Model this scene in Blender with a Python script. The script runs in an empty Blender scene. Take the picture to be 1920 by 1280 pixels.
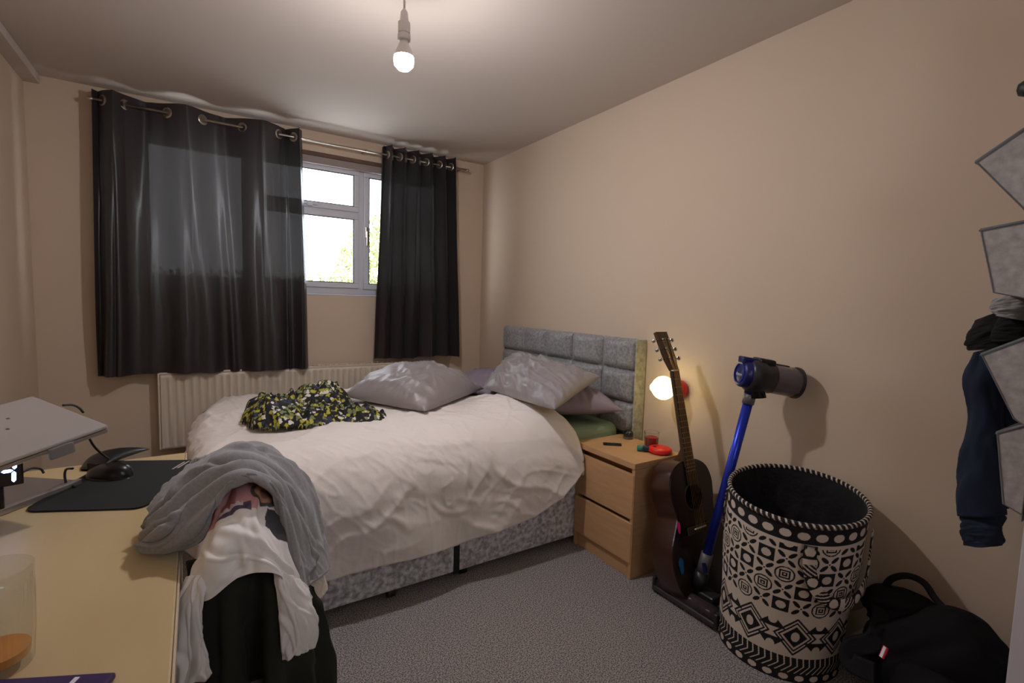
import bpy, bmesh, math, random
import numpy as np
from mathutils import Vector, Matrix
S = bpy.context.scene
C = S.collection
PI = math.pi
# ------------------------------------------------------------------ camera
cam_data = bpy.data.cameras.new('camera')
cam = bpy.data.objects.new('camera', cam_data); C.objects.link(cam)
yaw, pitch, roll = 0.5752, 0.080, 0.028
fw = Vector((math.sin(yaw)*math.cos(pitch), math.cos(yaw)*math.cos(pitch), -math.sin(pitch)))
rt = Vector((math.cos(yaw), -math.sin(yaw), 0)); upv = rt.cross(fw)
r2 = rt*math.cos(roll) + upv*math.sin(roll); u2 = -rt*math.sin(roll) + upv*math.cos(roll)
M = Matrix((r2, u2, -fw)).transposed().to_4x4(); M.translation = Vector((-2.0285, -3.6351, 1.2378))
cam.matrix_world = M
cam_data.sensor_width = 36; cam_data.lens = 916.0/1920*36; cam_data.clip_start = 0.02
S.camera = cam
# ------------------------------------------------------------------ world (overcast sky seen through the window)
w = bpy.data.worlds.new('sky'); S.world = w; w.use_nodes = True
bg = w.node_tree.nodes['Background']; bg.inputs[0].default_value = (0.82, 0.91, 1.0, 1); bg.inputs[1].default_value = 4.5
# ------------------------------------------------------------------ exposure
S.view_settings.view_transform = 'Standard'; S.view_settings.look = 'None'
S.view_settings.exposure = 0.95; S.view_settings.gamma = 1; S.view_settings.use_curve_mapping = False
BULB_POS = Vector((-1.40, -1.92, 2.075)); BULB_STRENGTH = 380.0; LAMP_STRENGTH = 2.6

# ------------------------------------------------------------------ materials
def lin(c):
    return tuple(((x/255)/12.92 if x/255 <= 0.04045 else ((x/255+0.055)/1.055)**2.4) for x in c)
def mat(name, col, rough=0.6, metal=0.0, spec=0.5, noise=None, bump=None, emit=None, trans=0, ior=1.45, alpha=1, sheen=0, attr=None, coord='Object', transl=0, weave=0.008):
    """col: sRGB 0-255; noise=(scale, amount, second colour); bump=(scale, strength, distance)"""
    m = bpy.data.materials.new(name); m.use_nodes = True; nt = m.node_tree; N = nt.nodes; L = nt.links
    b = N['Principled BSDF']; b.inputs['Base Color'].default_value = (*lin(col), 1)
    b.inputs['Roughness'].default_value = rough; b.inputs['Metallic'].default_value = metal
    b.inputs['Specular IOR Level'].default_value = spec; b.inputs['IOR'].default_value = ior
    b.inputs['Transmission Weight'].default_value = trans; b.inputs['Alpha'].default_value = alpha
    if sheen: b.inputs['Sheen Weight'].default_value = sheen; b.inputs['Sheen Roughness'].default_value = 0.4
    tc = N.new('ShaderNodeTexCoord')
    if attr:
        a = N.new('ShaderNodeAttribute'); a.attribute_name = attr; L.new(a.outputs['Color'], b.inputs['Base Color'])
    if noise:
        n = N.new('ShaderNodeTexNoise'); n.inputs['Scale'].default_value = noise[0]; n.inputs['Detail'].default_value = 5
        if len(noise) > 3:
            mp = N.new('ShaderNodeMapping'); mp.inputs['Scale'].default_value = noise[3]; L.new(tc.outputs[coord], mp.inputs[0]); L.new(mp.outputs[0], n.inputs['Vector'])
        else: L.new(tc.outputs[coord], n.inputs['Vector'])
        r = N.new('ShaderNodeValToRGB'); r.color_ramp.elements[0].position = 0.5-noise[1]; r.color_ramp.elements[1].position = 0.5+noise[1]
        r.color_ramp.elements[0].color = (*lin(noise[2]), 1); r.color_ramp.elements[1].color = (*lin(col), 1)
        L.new(n.outputs['Fac'], r.inputs['Fac']); L.new(r.outputs['Color'], b.inputs['Base Color'])
    if bump:
        n2 = N.new('ShaderNodeTexNoise'); n2.inputs['Scale'].default_value = bump[0]; n2.inputs['Detail'].default_value = 4
        if len(bump) > 3:
            mp = N.new('ShaderNodeMapping'); mp.inputs['Scale'].default_value = bump[3]; L.new(tc.outputs[coord], mp.inputs[0]); L.new(mp.outputs[0], n2.inputs['Vector'])
        else: L.new(tc.outputs[coord], n2.inputs['Vector'])
        bp = N.new('ShaderNodeBump'); bp.inputs['Strength'].default_value = bump[1]; bp.inputs['Distance'].default_value = bump[2]
        L.new(n2.outputs['Fac'], bp.inputs['Height']); L.new(bp.outputs['Normal'], b.inputs['Normal'])
    if emit:
        b.inputs['Emission Color'].default_value = (*lin(emit[0]), 1); b.inputs['Emission Strength'].default_value = emit[1]
    if transl:
        t = N.new('ShaderNodeBsdfTranslucent'); t.inputs['Color'].default_value = (0.85, 0.8, 0.78, 1)
        mx = N.new('ShaderNodeMixShader'); mx.inputs[0].default_value = transl
        L.new(b.outputs[0], mx.inputs[1]); L.new(t.outputs[0], mx.inputs[2])
        tr = N.new('ShaderNodeBsdfTransparent'); tr.inputs['Color'].default_value = (1.0, 0.93, 0.9, 1)      # light straight through the weave
        wv = N.new('ShaderNodeTexNoise'); wv.inputs['Scale'].default_value = 160; wm = N.new('ShaderNodeMath'); wm.operation = 'MULTIPLY_ADD'; wm.inputs[1].default_value = weave; wm.inputs[2].default_value = 0.0
        wp_ = N.new('ShaderNodeMapping'); wp_.inputs['Scale'].default_value = (1, 1, 3); L.new(tc.outputs[coord], wp_.inputs[0]); L.new(wp_.outputs[0], wv.inputs['Vector']); L.new(wv.outputs['Fac'], wm.inputs[0])
        m2 = N.new('ShaderNodeMixShader'); L.new(wm.outputs[0], m2.inputs[0]); L.new(mx.outputs[0], m2.inputs[1]); L.new(tr.outputs[0], m2.inputs[2]); L.new(m2.outputs[0], N['Material Output'].inputs['Surface'])
    return m
WALL = mat('cream wall paint', (211,189,166), 0.85, noise=(1.2, 0.3, (207,184,160)), bump=(90, 0.08, 0.003))
CEIL = mat('ceiling paint', (200,186,174), 0.9, bump=(60, 0.05, 0.003))
CARPET = mat('grey carpet', (206,198,193), 1.0, spec=0.05, noise=(210, 0.11, (108,102,102)), bump=(210, 1.0, 0.010))
WHITE_GLOSS = mat('white gloss', (226,216,204), 0.4)
UPVC = mat('white upvc', (214,214,220), 0.3)
RAD = mat('radiator enamel', (214,198,180), 0.4)
GLASS = mat('window glass', (255,255,255), 0.0, trans=1.0, ior=1.01)
WOODTRIM = mat('brown lintel wood', (112,84,66), 0.6, noise=(20, 0.3, (84,60,48)))
SEAL = mat('dark gasket', (38,38,42), 0.6)
CURTAIN = mat('charcoal satin curtain', (44,40,40), 0.36, spec=0.6, bump=(14, 0.25, 0.004, (1,1,0.15)), transl=0.006)
CURTAIN_G = mat('charcoal satin gathered curtain', (44,40,40), 0.36, spec=0.6, bump=(14, 0.25, 0.004, (1,1,0.15)), transl=0.004, weave=0.0015)
STEEL = mat('brushed nickel', (190,182,170), 0.28, metal=1.0)
VELVET = mat('silver crushed velvet', (168,166,165), 0.42, spec=0.5, noise=(75, 0.2, (122,120,120)), bump=(70, 0.35, 0.006), sheen=0.3)
VELVET_BASE = mat('crushed velvet on base', (232,231,234), 0.4, spec=0.6, noise=(50, 0.15, (152,149,153)), bump=(60, 0.6, 0.008), sheen=0.3)
BLACKP = mat('black plastic', (26,25,27), 0.4)
GREENSH = mat('sage green sheet', (124,142,122), 0.8, bump=(12, 0.4, 0.01))
DUVET = mat('white cotton duvet', (234,224,217), 0.9, bump=(9, 0.55, 0.012), sheen=0.1)
SATIN = mat('silver satin', (154,145,144), 0.46, spec=0.55, bump=(9, 0.45, 0.008, (1,5,1)), metal=0.15, sheen=0.3)
MAUVE = mat('mauve grey cotton', (140,126,138), 0.8, bump=(10, 0.4, 0.01))
BEECH = mat('beech veneer', (208,164,120), 0.45, noise=(9, 0.35, (190,146,102), (1,1,7)), bump=(80, 0.05, 0.002))
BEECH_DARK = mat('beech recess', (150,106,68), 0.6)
BIRCH = mat('birch desk top', (200,176,134), 0.42, noise=(3.5, 0.35, (186,160,118), (3,1,1)))
BIRCH_EDGE = mat('desk edge band', (196,176,150), 0.5)

# ------------------------------------------------------------------ helpers
def link(o, parent=None):
    C.objects.link(o)
    if parent: o.parent = parent
    return o
def tag(o, label=None, cat=None, group=None, kind=None):
    if label: o['label'] = label
    if cat: o['category'] = cat
    if group: o['group'] = group
    if kind: o['kind'] = kind
    return o
def empty(name, label, cat, loc=(0,0,0), rot=(0,0,0), group=None):
    o = bpy.data.objects.new(name, None); C.objects.link(o); o.empty_display_size = 0.05
    o.location = loc; o.rotation_euler = rot
    return tag(o, label, cat, group)
def mobj(name, verts, faces, m, parent=None, smooth=True):
    me = bpy.data.meshes.new(name); me.from_pydata([tuple(v) for v in verts], [], faces); me.update()
    if smooth: me.shade_smooth()
    o = bpy.data.objects.new(name, me); me.materials.append(m)
    return link(o, parent)
def bobj(name, bm, m, parent=None, smooth=False):
    bmesh.ops.recalc_face_normals(bm, faces=bm.faces)
    me = bpy.data.meshes.new(name); bm.to_mesh(me); bm.free(); me.materials.append(m)
    if smooth: me.shade_smooth()
    o = bpy.data.objects.new(name, me)
    return link(o, parent)
def bbox(bm, lo, hi, bev=0.0, mtx=None, seg=2):
    sub = bmesh.new(); bmesh.ops.create_cube(sub, size=1)
    c = [(a+b)/2 for a, b in zip(lo, hi)]; s = [abs(b-a) for a, b in zip(lo, hi)]
    for v in sub.verts: v.co = Vector((c[0]+v.co.x*s[0], c[1]+v.co.y*s[1], c[2]+v.co.z*s[2]))
    if bev: bmesh.ops.bevel(sub, geom=list(sub.edges), offset=bev, segments=seg, profile=0.6, affect='EDGES')
    if mtx: sub.transform(mtx)
    me = bpy.data.meshes.new('t'); sub.to_mesh(me); sub.free(); bm.from_mesh(me); bpy.data.meshes.remove(me)
def box(name, lo, hi, m, parent=None, bev=0.002, mtx=None, seg=2):
    bm = bmesh.new(); bbox(bm, lo, hi, bev, mtx, seg); return bobj(name, bm, m, parent)
def frame_of(d):
    d = Vector(d).normalized(); a = Vector((0,0,1)) if abs(d.z) < 0.9 else Vector((1,0,0))
    x = d.cross(a).normalized(); y = d.cross(x).normalized(); return x, y, d
def catmull(P, n, closed=False):
    P = np.asarray(P, float); k = len(P)
    if closed: t = np.linspace(0, k, n, endpoint=False)
    else: t = np.linspace(0, k-1, n)
    i = np.floor(t).astype(int); 
    if not closed: i = np.clip(i, 0, k-2)
    f = (t-i).reshape((-1,)+(1,)*(P.ndim-1))
    g = (lambda j: P[j % k]) if closed else (lambda j: np.where(((j < 0)|(j > k-1)).reshape((-1,)+(1,)*(P.ndim-1)), np.where((j < 0).reshape((-1,)+(1,)*(P.ndim-1)), 2*P[0]-P[1], 2*P[-1]-P[-2]), P[np.clip(j,0,k-1)]))
    a, b, c, d = g(i-1), g(i), g(i+1), g(i+2)
    return 0.5*((2*b)+(-a+c)*f+(2*a-5*b+4*c-d)*f*f+(-a+3*b-3*c+d)*f**3)
def tube_geo(pts, rad, seg=10, cap=True):
    pts = [Vector(p) for p in pts]; n = len(pts); V = []; F = []
    rads = rad if hasattr(rad, '__len__') else [rad]*n
    x, y, _ = frame_of(pts[1]-pts[0])
    for i, p in enumerate(pts):
        d = (pts[min(i+1,n-1)]-pts[max(i-1,0)]).normalized()
        x = (x-d*x.dot(d)).normalized(); y = d.cross(x)
        for k in range(seg):
            a = 2*PI*k/seg; V.append(p+(x*math.cos(a)+y*math.sin(a))*rads[i])
    for i in range(n-1):
        for k in range(seg):
            F.append((i*seg+k, i*seg+(k+1)%seg, (i+1)*seg+(k+1)%seg, (i+1)*seg+k))
    if cap: F.append(tuple(range(seg))[::-1]); F.append(tuple((n-1)*seg+k for k in range(seg)))
    return V, F
def tube(name, pts, rad, m, parent=None, seg=10, smooth_n=0):
    if smooth_n: pts = catmull(pts, smooth_n)
    V, F = tube_geo(pts, rad, seg); return mobj(name, V, F, m, parent)
def lathe(name, prof, m, parent=None, org=(0,0,0), axis=(0,0,1), seg=32, rib=None):
    """prof: list of (radius, height along axis)"""
    x, y, d = frame_of(axis); org = Vector(org); V = []; F = []; n = len(prof)
    for i, (r, h) in enumerate(prof):
        for k in range(seg):
            a = 2*PI*k/seg; rr = r*(1+(rib*math.cos(a*rib_n) if rib else 0)) if rib else r
            V.append(org+d*h+(x*math.cos(a)+y*math.sin(a))*rr)
    for i in range(n-1):
        for k in range(seg): F.append((i*seg+k, i*seg+(k+1)%seg, (i+1)*seg+(k+1)%seg, (i+1)*seg+k))
    if prof[0][0] > 1e-6: F.append(tuple(range(seg))[::-1])
    if prof[-1][0] > 1e-6: F.append(tuple((n-1)*seg+k for k in range(seg)))
    o = mobj(name, V, F, m, parent)
    md = o.modifiers.new('edge', 'EDGE_SPLIT'); md.split_angle = math.radians(50)
    return o
rib_n = 24
def surf(name, P, m, parent=None, thick=0.0, closed_u=False, col=None, offset=0):
    P = np.asarray(P); n, k = P.shape[:2]; idx = np.arange(n*k).reshape(n, k)
    a = idx if not closed_u else np.vstack([idx, idx[:1]])
    F = np.stack([a[:-1,:-1], a[1:,:-1], a[1:,1:], a[:-1,1:]], -1).reshape(-1, 4)
    me = bpy.data.meshes.new(name); V = P.reshape(-1, 3)
    me.vertices.add(len(V)); me.vertices.foreach_set('co', V.ravel().astype(np.float32))
    me.loops.add(F.size); me.loops.foreach_set('vertex_index', F.ravel().astype(np.int32))
    me.polygons.add(len(F)); me.polygons.foreach_set('loop_start', np.arange(0, F.size, 4, dtype=np.int32))
    me.update(calc_edges=True); me.validate(); me.shade_smooth(); me.materials.append(m)
    if col is not None:
        ca = me.color_attributes.new('print', 'FLOAT_COLOR', 'POINT')
        c4 = np.ones((len(V), 4), np.float32); c4[:, :3] = np.asarray(col).reshape(-1, 3); ca.data.foreach_set('color', c4.ravel())
    o = bpy.data.objects.new(name, me); link(o, parent)
    if thick:
        s = o.modifiers.new('thick', 'SOLIDIFY'); s.thickness = thick; s.offset = offset
    return o
def normals(P):
    du = np.gradient(P, axis=0); dv = np.gradient(P, axis=1); n = np.cross(du, dv)
    return n/np.maximum(np.linalg.norm(n, axis=-1, keepdims=True), 1e-9)
def vnoise(X, Y, seed=0, octs=3):
    """cheap smooth value noise on arrays, about -1..1"""
    rs = np.random.RandomState(seed); T = rs.uniform(-1, 1, (64, 64)); out = 0; amp = 1
    for o in range(octs):
        x = X*2**o+o*7.3; y = Y*2**o+o*3.1; xi = np.floor(x).astype(int); yi = np.floor(y).astype(int)
        fx = x-xi; fy = y-yi; fx = fx*fx*(3-2*fx); fy = fy*fy*(3-2*fy)
        g = lambda i, j: T[i % 64, j % 64]
        out = out+amp*((g(xi,yi)*(1-fx)+g(xi+1,yi)*fx)*(1-fy)+(g(xi,yi+1)*(1-fx)+g(xi+1,yi+1)*fx)*fy); amp *= 0.5
    return out
def creases(X, Y, seed, n, amp, wid, length, ang=(0, PI), region=None):
    rs = np.random.RandomState(seed); out = np.zeros_like(X)
    x0, x1, y0, y1 = region if region else (X.min(), X.max(), Y.min(), Y.max())
    for _ in range(n):
        cx = rs.uniform(x0, x1); cy = rs.uniform(y0, y1); a = rs.uniform(*ang); l = length*rs.uniform(0.5, 1.5); wd = wid*rs.uniform(0.6, 1.6)
        c, s = math.cos(a), math.sin(a); u = (X-cx)*c+(Y-cy)*s; bend = rs.uniform(-0.8, 0.8)/length
        v = -(X-cx)*s+(Y-cy)*c-bend*u*u
        out += amp*rs.uniform(0.4, 1.2)*np.exp(-(u/l)**4)*(np.exp(-(v/wd)**2)-0.6*np.exp(-((v-1.7*wd)/(1.3*wd))**2))
    return out
def grid_from(ctrl, n, k):
    P = catmull(np.asarray(ctrl, float), n); P = catmull(P.transpose(1,0,2), k).transpose(1,0,2); return P

# ------------------------------------------------------------------ room shell
H = 2.364; XL = -2.764; YB = -4.05
def struct(o): o['kind'] = 'structure'; return o
WX0, WX1, WZ0, WZ1 = -2.33, -0.33, 1.262, 2.205
struct(box('floor', (XL-.1, YB-.1, -.1), (.1, .3, 0), CARPET, bev=0))
struct(box('ceiling', (XL-.1, YB-.1, H), (.1, .3, H+.1), CEIL, bev=0))
bm = bmesh.new()
bbox(bm, (XL-.1, 0, 0), (WX0, .25, H)); bbox(bm, (WX1, 0, 0), (.1, .25, H)); bbox(bm, (WX0, 0, 0), (WX1, .25, WZ0)); bbox(bm, (WX0, 0, WZ1), (WX1, .25, H))
struct(bobj('wall_back', bm, WALL))
struct(box('wall_right', (0, YB-.1, 0), (.1, 0, H), WALL, bev=0))
struct(box('wall_left', (XL-.1, YB-.1, 0), (XL, 0, H), WALL, bev=0))
bm = bmesh.new(); bbox(bm, (XL, YB-.1, 0), (-1.75, YB, H)); bbox(bm, (-1.15, YB-.1, 0), (0, YB, H)); bbox(bm, (-1.75, YB-.1, 0), (-1.15, YB, 1.35)); bbox(bm, (-1.75, YB-.1, 1.85), (-1.15, YB, H))
struct(bobj('wall_front', bm, WALL))
fill_win = bpy.data.objects.new('fill_window', None); C.objects.link(fill_win); struct(fill_win)  # added unseen window, sized to brighten the surfaces facing the camera
bm = bmesh.new(); bbox(bm, (-1.75,YB-.08,1.35), (-1.70,YB-.02,1.85)); bbox(bm, (-1.20,YB-.08,1.35), (-1.15,YB-.02,1.85)); bbox(bm, (-1.70,YB-.08,1.35), (-1.20,YB-.02,1.40)); bbox(bm, (-1.70,YB-.08,1.80), (-1.20,YB-.02,1.85)); bobj('frame', bm, UPVC, fill_win)
box('pane', (-1.70,YB-.055,1.40), (-1.20,YB-.05,1.80), GLASS, fill_win, bev=0)
struct(box('trim_1', (XL, YB, H-.045), (XL+.065, 0, H), CEIL, bev=.003))
struct(box('baseboard_right', (-.014, -3.3, 0), (0, -1.9, .11), WHITE_GLOSS, bev=.004))
struct(box('baseboard_back', (XL, -.014, 0), (0, 0, .11), WHITE_GLOSS, bev=.004))
struct(box('baseboard_left', (XL, YB, 0), (XL+.014, 0, .11), WHITE_GLOSS, bev=.004))
struct(box('trim_2', (WX0-.02, -.008, WZ1-.004), (WX1+.02, .02, WZ1+.022), WOODTRIM, bev=.002))
struct(box('trim_3', (WX0, .0, WZ1-.055), (WX1, .05, WZ1-.004), mat('blind headbox', (150,134,128), .5), bev=.004))
# window
win = bpy.data.objects.new('window_1', None); C.objects.link(win); struct(win)
FY0, FY1 = .05, .12
bm = bmesh.new(); zt = 2.165
bbox(bm, (WX0, FY0, WZ0), (WX1, FY1, WZ0+.05), .004); bbox(bm, (WX0, FY0, zt-.02), (WX1, FY1, WZ1), .004)
bbox(bm, (WX0, FY0, WZ0), (WX0+.05, FY1, zt), .004); bbox(bm, (WX1-.05, FY0, WZ0), (WX1, FY1, zt), .004)
for x in (-1.70, -.993): bbox(bm, (x-.03, FY0+.001, WZ0+.045), (x+.03, FY1-.001, zt-.015), .002)
bbox(bm, (-1.672, FY0+.002, 1.835), (-1.02, FY1-.002, 1.868), .002)
bobj('frame', bm, UPVC, win)
def sash(x0, x1, z0, z1, w_=.04):
    bm = bmesh.new(); y0, y1 = FY0-.014, FY0+.03
    bbox(bm, (x0, y0, z0), (x1, y1, z0+w_), .006); bbox(bm, (x0, y0, z1-w_), (x1, y1, z1), .006)
    bbox(bm, (x0, y0, z0+w_), (x0+w_, y1, z1-w_), .006); bbox(bm, (x1-w_, y0, z0+w_), (x1, y1, z1-w_), .006)
    s = bobj('sash', bm, UPVC, win)
    bm = bmesh.new(); g = .007; a0, a1, b0, b1 = x0+w_-.002, x1-w_+.002, z0+w_-.002, z1-w_+.002
    bbox(bm, (a0, y0+.004, b0), (a1, y0+.012, b0+g)); bbox(bm, (a0, y0+.004, b1-g), (a1, y0+.012, b1)); bbox(bm, (a0, y0+.004, b0), (a0+g, y0+.012, b1)); bbox(bm, (a1-g, y0+.004, b0), (a1, y0+.012, b1))
    bobj('gasket', bm, SEAL, s)
    box('pane', (x0+w_-.004, FY0+.012, z0+w_-.004), (x1-w_+.004, FY0+.016, z1-w_+.004), GLASS, s, bev=0)
    return s
sash(WX0+.04, -1.72, WZ0+.04, 2.16); sash(-1.68, -1.01, WZ0+.045, 1.845, .038)
sv = sash(-1.68, -1.01, 1.86, 2.16, .038); sc = sash(-.978, WX1-.04, WZ0+.04, 2.16)
bm = bmesh.new(); bbox(bm, (-1.40, FY0-.03, 1.874), (-1.30, FY0-.016, 1.888), .004); bbox(bm, (-1.37, FY0-.04, 1.866), (-1.335, FY0-.016, 1.892), .004)
bobj('window_handle', bm, UPVC, sv)
bm = bmesh.new(); bbox(bm, (-.968, FY0-.03, 1.68), (-.945, FY0-.012, 1.76), .004); bbox(bm, (-.965, FY0-.045, 1.62), (-.948, FY0-.03, 1.73), .004)
bobj('window_handle', bm, STEEL, sc)
struct(box('trim_4', (WX0, -.004, WZ0-.012), (WX1, .06, WZ0), UPVC, bev=.003))

# tree outside
LEAF = mat('yellow-green leaves', (112,118,62), .7, noise=(3, .3, (134,132,84)))  # yellow-green leaf colour, two tones mixed by noise
tree = empty('garden_tree', 'pale leafy tree beyond the window glass, low on the right', 'tree', (1.55, 5.2, -1))
tube('trunk', [(0,0,0),(.05,0,1.2),(0,.1,2.2),(.1,.1,2.9)], [.12,.1,.07,.03], mat('bark', (110,100,84), .9), tree, 8)
rs = np.random.RandomState(5); V = []; F = []
for k in range(7000):
    u = rs.normal(size=3); u /= np.linalg.norm(u); rr = rs.uniform(.35, 1)**.5
    c = np.array([u[0]*1.55*rr, u[1]*1.0*rr, 2.55+u[2]*1.45*rr]); a = rs.normal(size=3); a /= np.linalg.norm(a); b = np.cross(a, rs.normal(size=3)); b /= np.linalg.norm(b)
    s = .038; i = len(V); V += [c-a*s*1.3, c+b*s*.6, c+a*s*1.3, c-b*s*.6]; F.append((i,i+1,i+2,i+3))
lf = mobj('leaves', V, F, LEAF, tree, False); lf['kind'] = 'stuff'

hedge = empty('garden_hedge', 'pale green hedge top seen through the lower window glass', 'hedge', (-.9, 6.2, 0)); V = []; F = []
for k in range(5000):
    c = np.array([rs.uniform(-2.2,2.2), rs.uniform(-.35,.35), rs.uniform(.9,1.55)+.07*rs.normal()]); a = rs.normal(size=3); a /= np.linalg.norm(a); b = np.cross(a, rs.normal(size=3)); b /= np.linalg.norm(b)
    s = .038; i = len(V); V += [c-a*s*1.3, c+b*s*.6, c+a*s*1.3, c-b*s*.6]; F.append((i,i+1,i+2,i+3))
lf = mobj('leaves', V, F, LEAF, hedge, False); lf['kind'] = 'stuff'
for k in range(5): tube('stem', [(-2+k,0,0),(-2+k,.05,1.3)], .03, bpy.data.materials['bark'], hedge, 6)

# ------------------------------------------------------------------ ceiling pendant
pend = empty('pendant_light', 'white pendant lampholder with a lit bare bulb hanging from ceiling', 'lamp', (BULB_POS.x, BULB_POS.y, H))
HOLD = mat('white lampholder', (222,214,208), .35)
lathe('ceiling_rose', [(0,0),(.04,-.002),(.042,-.012),(.03,-.022),(.008,-.03)], HOLD, pend)
zb = BULB_POS.z-H
tube('cord', [(0,0,-.02),(0,0,zb+.14)], .004, HOLD, pend, 8)
lathe('lampholder', [(.005,zb+.165),(.012,zb+.155),(.015,zb+.125),(.021,zb+.12),(.021,zb+.085),(.018,zb+.083),(.022,zb+.08),(.022,zb+.062),(.016,zb+.06)], HOLD, pend)
lathe('light_block_collar', [(.013,zb+.064),(.016,zb+.052),(.027,zb+.026),(.034,zb+.006)], HOLD, pend)  # opaque collar added to keep bulb light off the ceiling above
lathe('bulb', [(.012,zb+.060),(.016,zb+.045),(.027,zb+.02),(.0335,zb+.004),(.035,zb-.006),(.032,zb-.022),(.02,zb-.035),(0,zb-.041)], mat('lit bulb', (255,255,255), emit=((247,246,252), BULB_STRENGTH)), pend)

# ------------------------------------------------------------------ curtain pole and curtains
pole = empty('curtain_pole', 'thin metal curtain pole above the window', 'curtain pole', (-1.3, -.12, 2.262))
tube('rod', [(-1.18,0,0),(1.09,0,0)], .007, STEEL, pole)
for x in (-1.18, 1.09): lathe('finial', [(0,-.014),(.009,-.01),(.012,0),(.009,.01),(0,.014)], STEEL, pole, (x,0,0), (1,0,0), 16)
for x in (-1.13, 0.3, 1.06): tube('bracket', [(x,.118,.012),(x,.02,.012),(x,0,-.004)], .006, STEEL, pole, 8)
def curtain(name, label, x0, x1, ztop, zbot, rings, amp_top, amp_bot, seed, flare, nu=420, nv=110, fine=0):
    root = empty(name, label, 'curtain', ((x0+x1)/2, -.12, zbot), group='curtains at the window')
    off = np.array([(x0+x1)/2, -.12, zbot])
    rings = np.array(rings); ph = np.arange(len(rings))*PI
    u = np.linspace(0, 1, nu); X0 = x0+(x1-x0)*u
    phase = np.interp(X0, rings, ph)
    V_ = np.linspace(0, 1, nv)
    U, V = np.meshgrid(u, V_, indexing='ij'); PHI = phase[:, None]+V*vnoise(U*4, V*.8, seed, 1)*.9
    amp = amp_top*(1-V)+amp_bot*V
    wob = vnoise(U*5, V*1.2+3, seed+1, 2)
    xb = (X0-(x0+x1)/2)[:, None]*(1+flare*V)+(x0+x1)/2
    X = xb+.012*np.sin(PHI*2)*(1-.3*V)+.01*V*wob
    Y = -.12+np.sin(PHI)*amp*(1+.2*wob*V)+.014*np.sin(PHI*3+2*wob)*(.25+V)*fine-.012*V*vnoise(U*9, V*2, seed+2, 2)-.02*V
    Z = ztop+(zbot-ztop)*V+.012*np.cos(PHI*1.0+1)*(V > 2)+.008*vnoise(U*3, V*0+1, seed+3, 1)*V
    tex = .0022*np.maximum(0, vnoise(U*26, V*3, seed+4, 2))
    P = np.stack([X, Y-tex, Z], -1)-off
    surf('curtain_cloth', P, CURTAIN if fine else CURTAIN_G, root)
    hem = P[:, -7:-1].copy(); 
    for r in rings[1:-1]:
        i = int(np.argmin(abs(X0-r))); s_ = math.cos(phase[i]); c = np.array([X[i, 2], -.12, 2.262])-off
        tan = P[min(i+3,nu-1), 2]-P[max(i-3,0), 2]; tan[2] = 0; nrm = Vector((-tan[1], tan[0], 0)).normalized()
        lathe('eyelet', [(.019,-.004),(.026,-.005),(.030,-.002),(.030,.002),(.026,.005),(.019,.004),(.019,-.004)], STEEL, root, c, nrm, 24)
    return root
curtain('curtain', 'wide charcoal satin eyelet curtain covering the left half of window', -2.475, -1.425, 2.315, .762,
        [-2.475,-2.43,-2.335,-2.145,-1.972,-1.765,-1.562,-1.475,-1.425], .05, .034, 3, .055, fine=1)
curtain('curtain', 'narrow charcoal satin curtain gathered at the right of window', -.885, -.325, 2.325, .80,
        [-.885,-.86,-.815,-.765,-.715,-.665,-.61,-.56,-.505,-.455,-.40,-.36,-.325], .055, .036, 11, .2, 420)

# ------------------------------------------------------------------ radiator
rad = empty('radiator', 'white ribbed panel radiator on the wall behind the bed', 'radiator', (-1.34, -.06, .3))
nx = 44*8+1; xs = np.linspace(-.875, .875, nx); fl = .006*np.clip(np.sin(np.linspace(0, 44*2*PI, nx))*1.8, -1, 1); fl[:4] = 0; fl[-4:] = 0
rows = [(-.0, .0, 1), (-.0, .015, 0), (0, .03, 1), (0, .415, 1), (0, .43, 0), (0, .45, 0)]
P = np.array([[(x, -.042-(f if k in (2, 3) else .002), z) for x, f in zip(xs, fl)] for k, (_, z, __) in enumerate(rows)])
surf('front_panel', P, RAD, rad, .004)
for sx in (-1, 1): box('side_panel', (sx*.882-.005, -.048, 0), (sx*.882+.005, .045, .462), RAD, rad, .003)
bm = bmesh.new(); bbox(bm, (-.88, -.048, .452), (.88, -.035, .464), .002); bbox(bm, (-.88, .03, .452), (.88, .045, .464), .002)
for i in range(60): bbox(bm, (-.87+i*.0295, -.036, .455), (-.87+i*.0295+.012, .031, .461))
bobj('top_grille', bm, RAD, rad)
box('rear_panel', (-.87, .02, 0), (.87, .035, .45), RAD, rad, .003)
tube('valve_pipe', [(.93,0,-.29),(.93,0,.02),(.87,0,.03)], .008, STEEL, rad)
for x in (-.6, .6): box('wall_bracket', (x-.02, .03, .05), (x+.02, .06, .4), RAD, rad)

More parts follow.
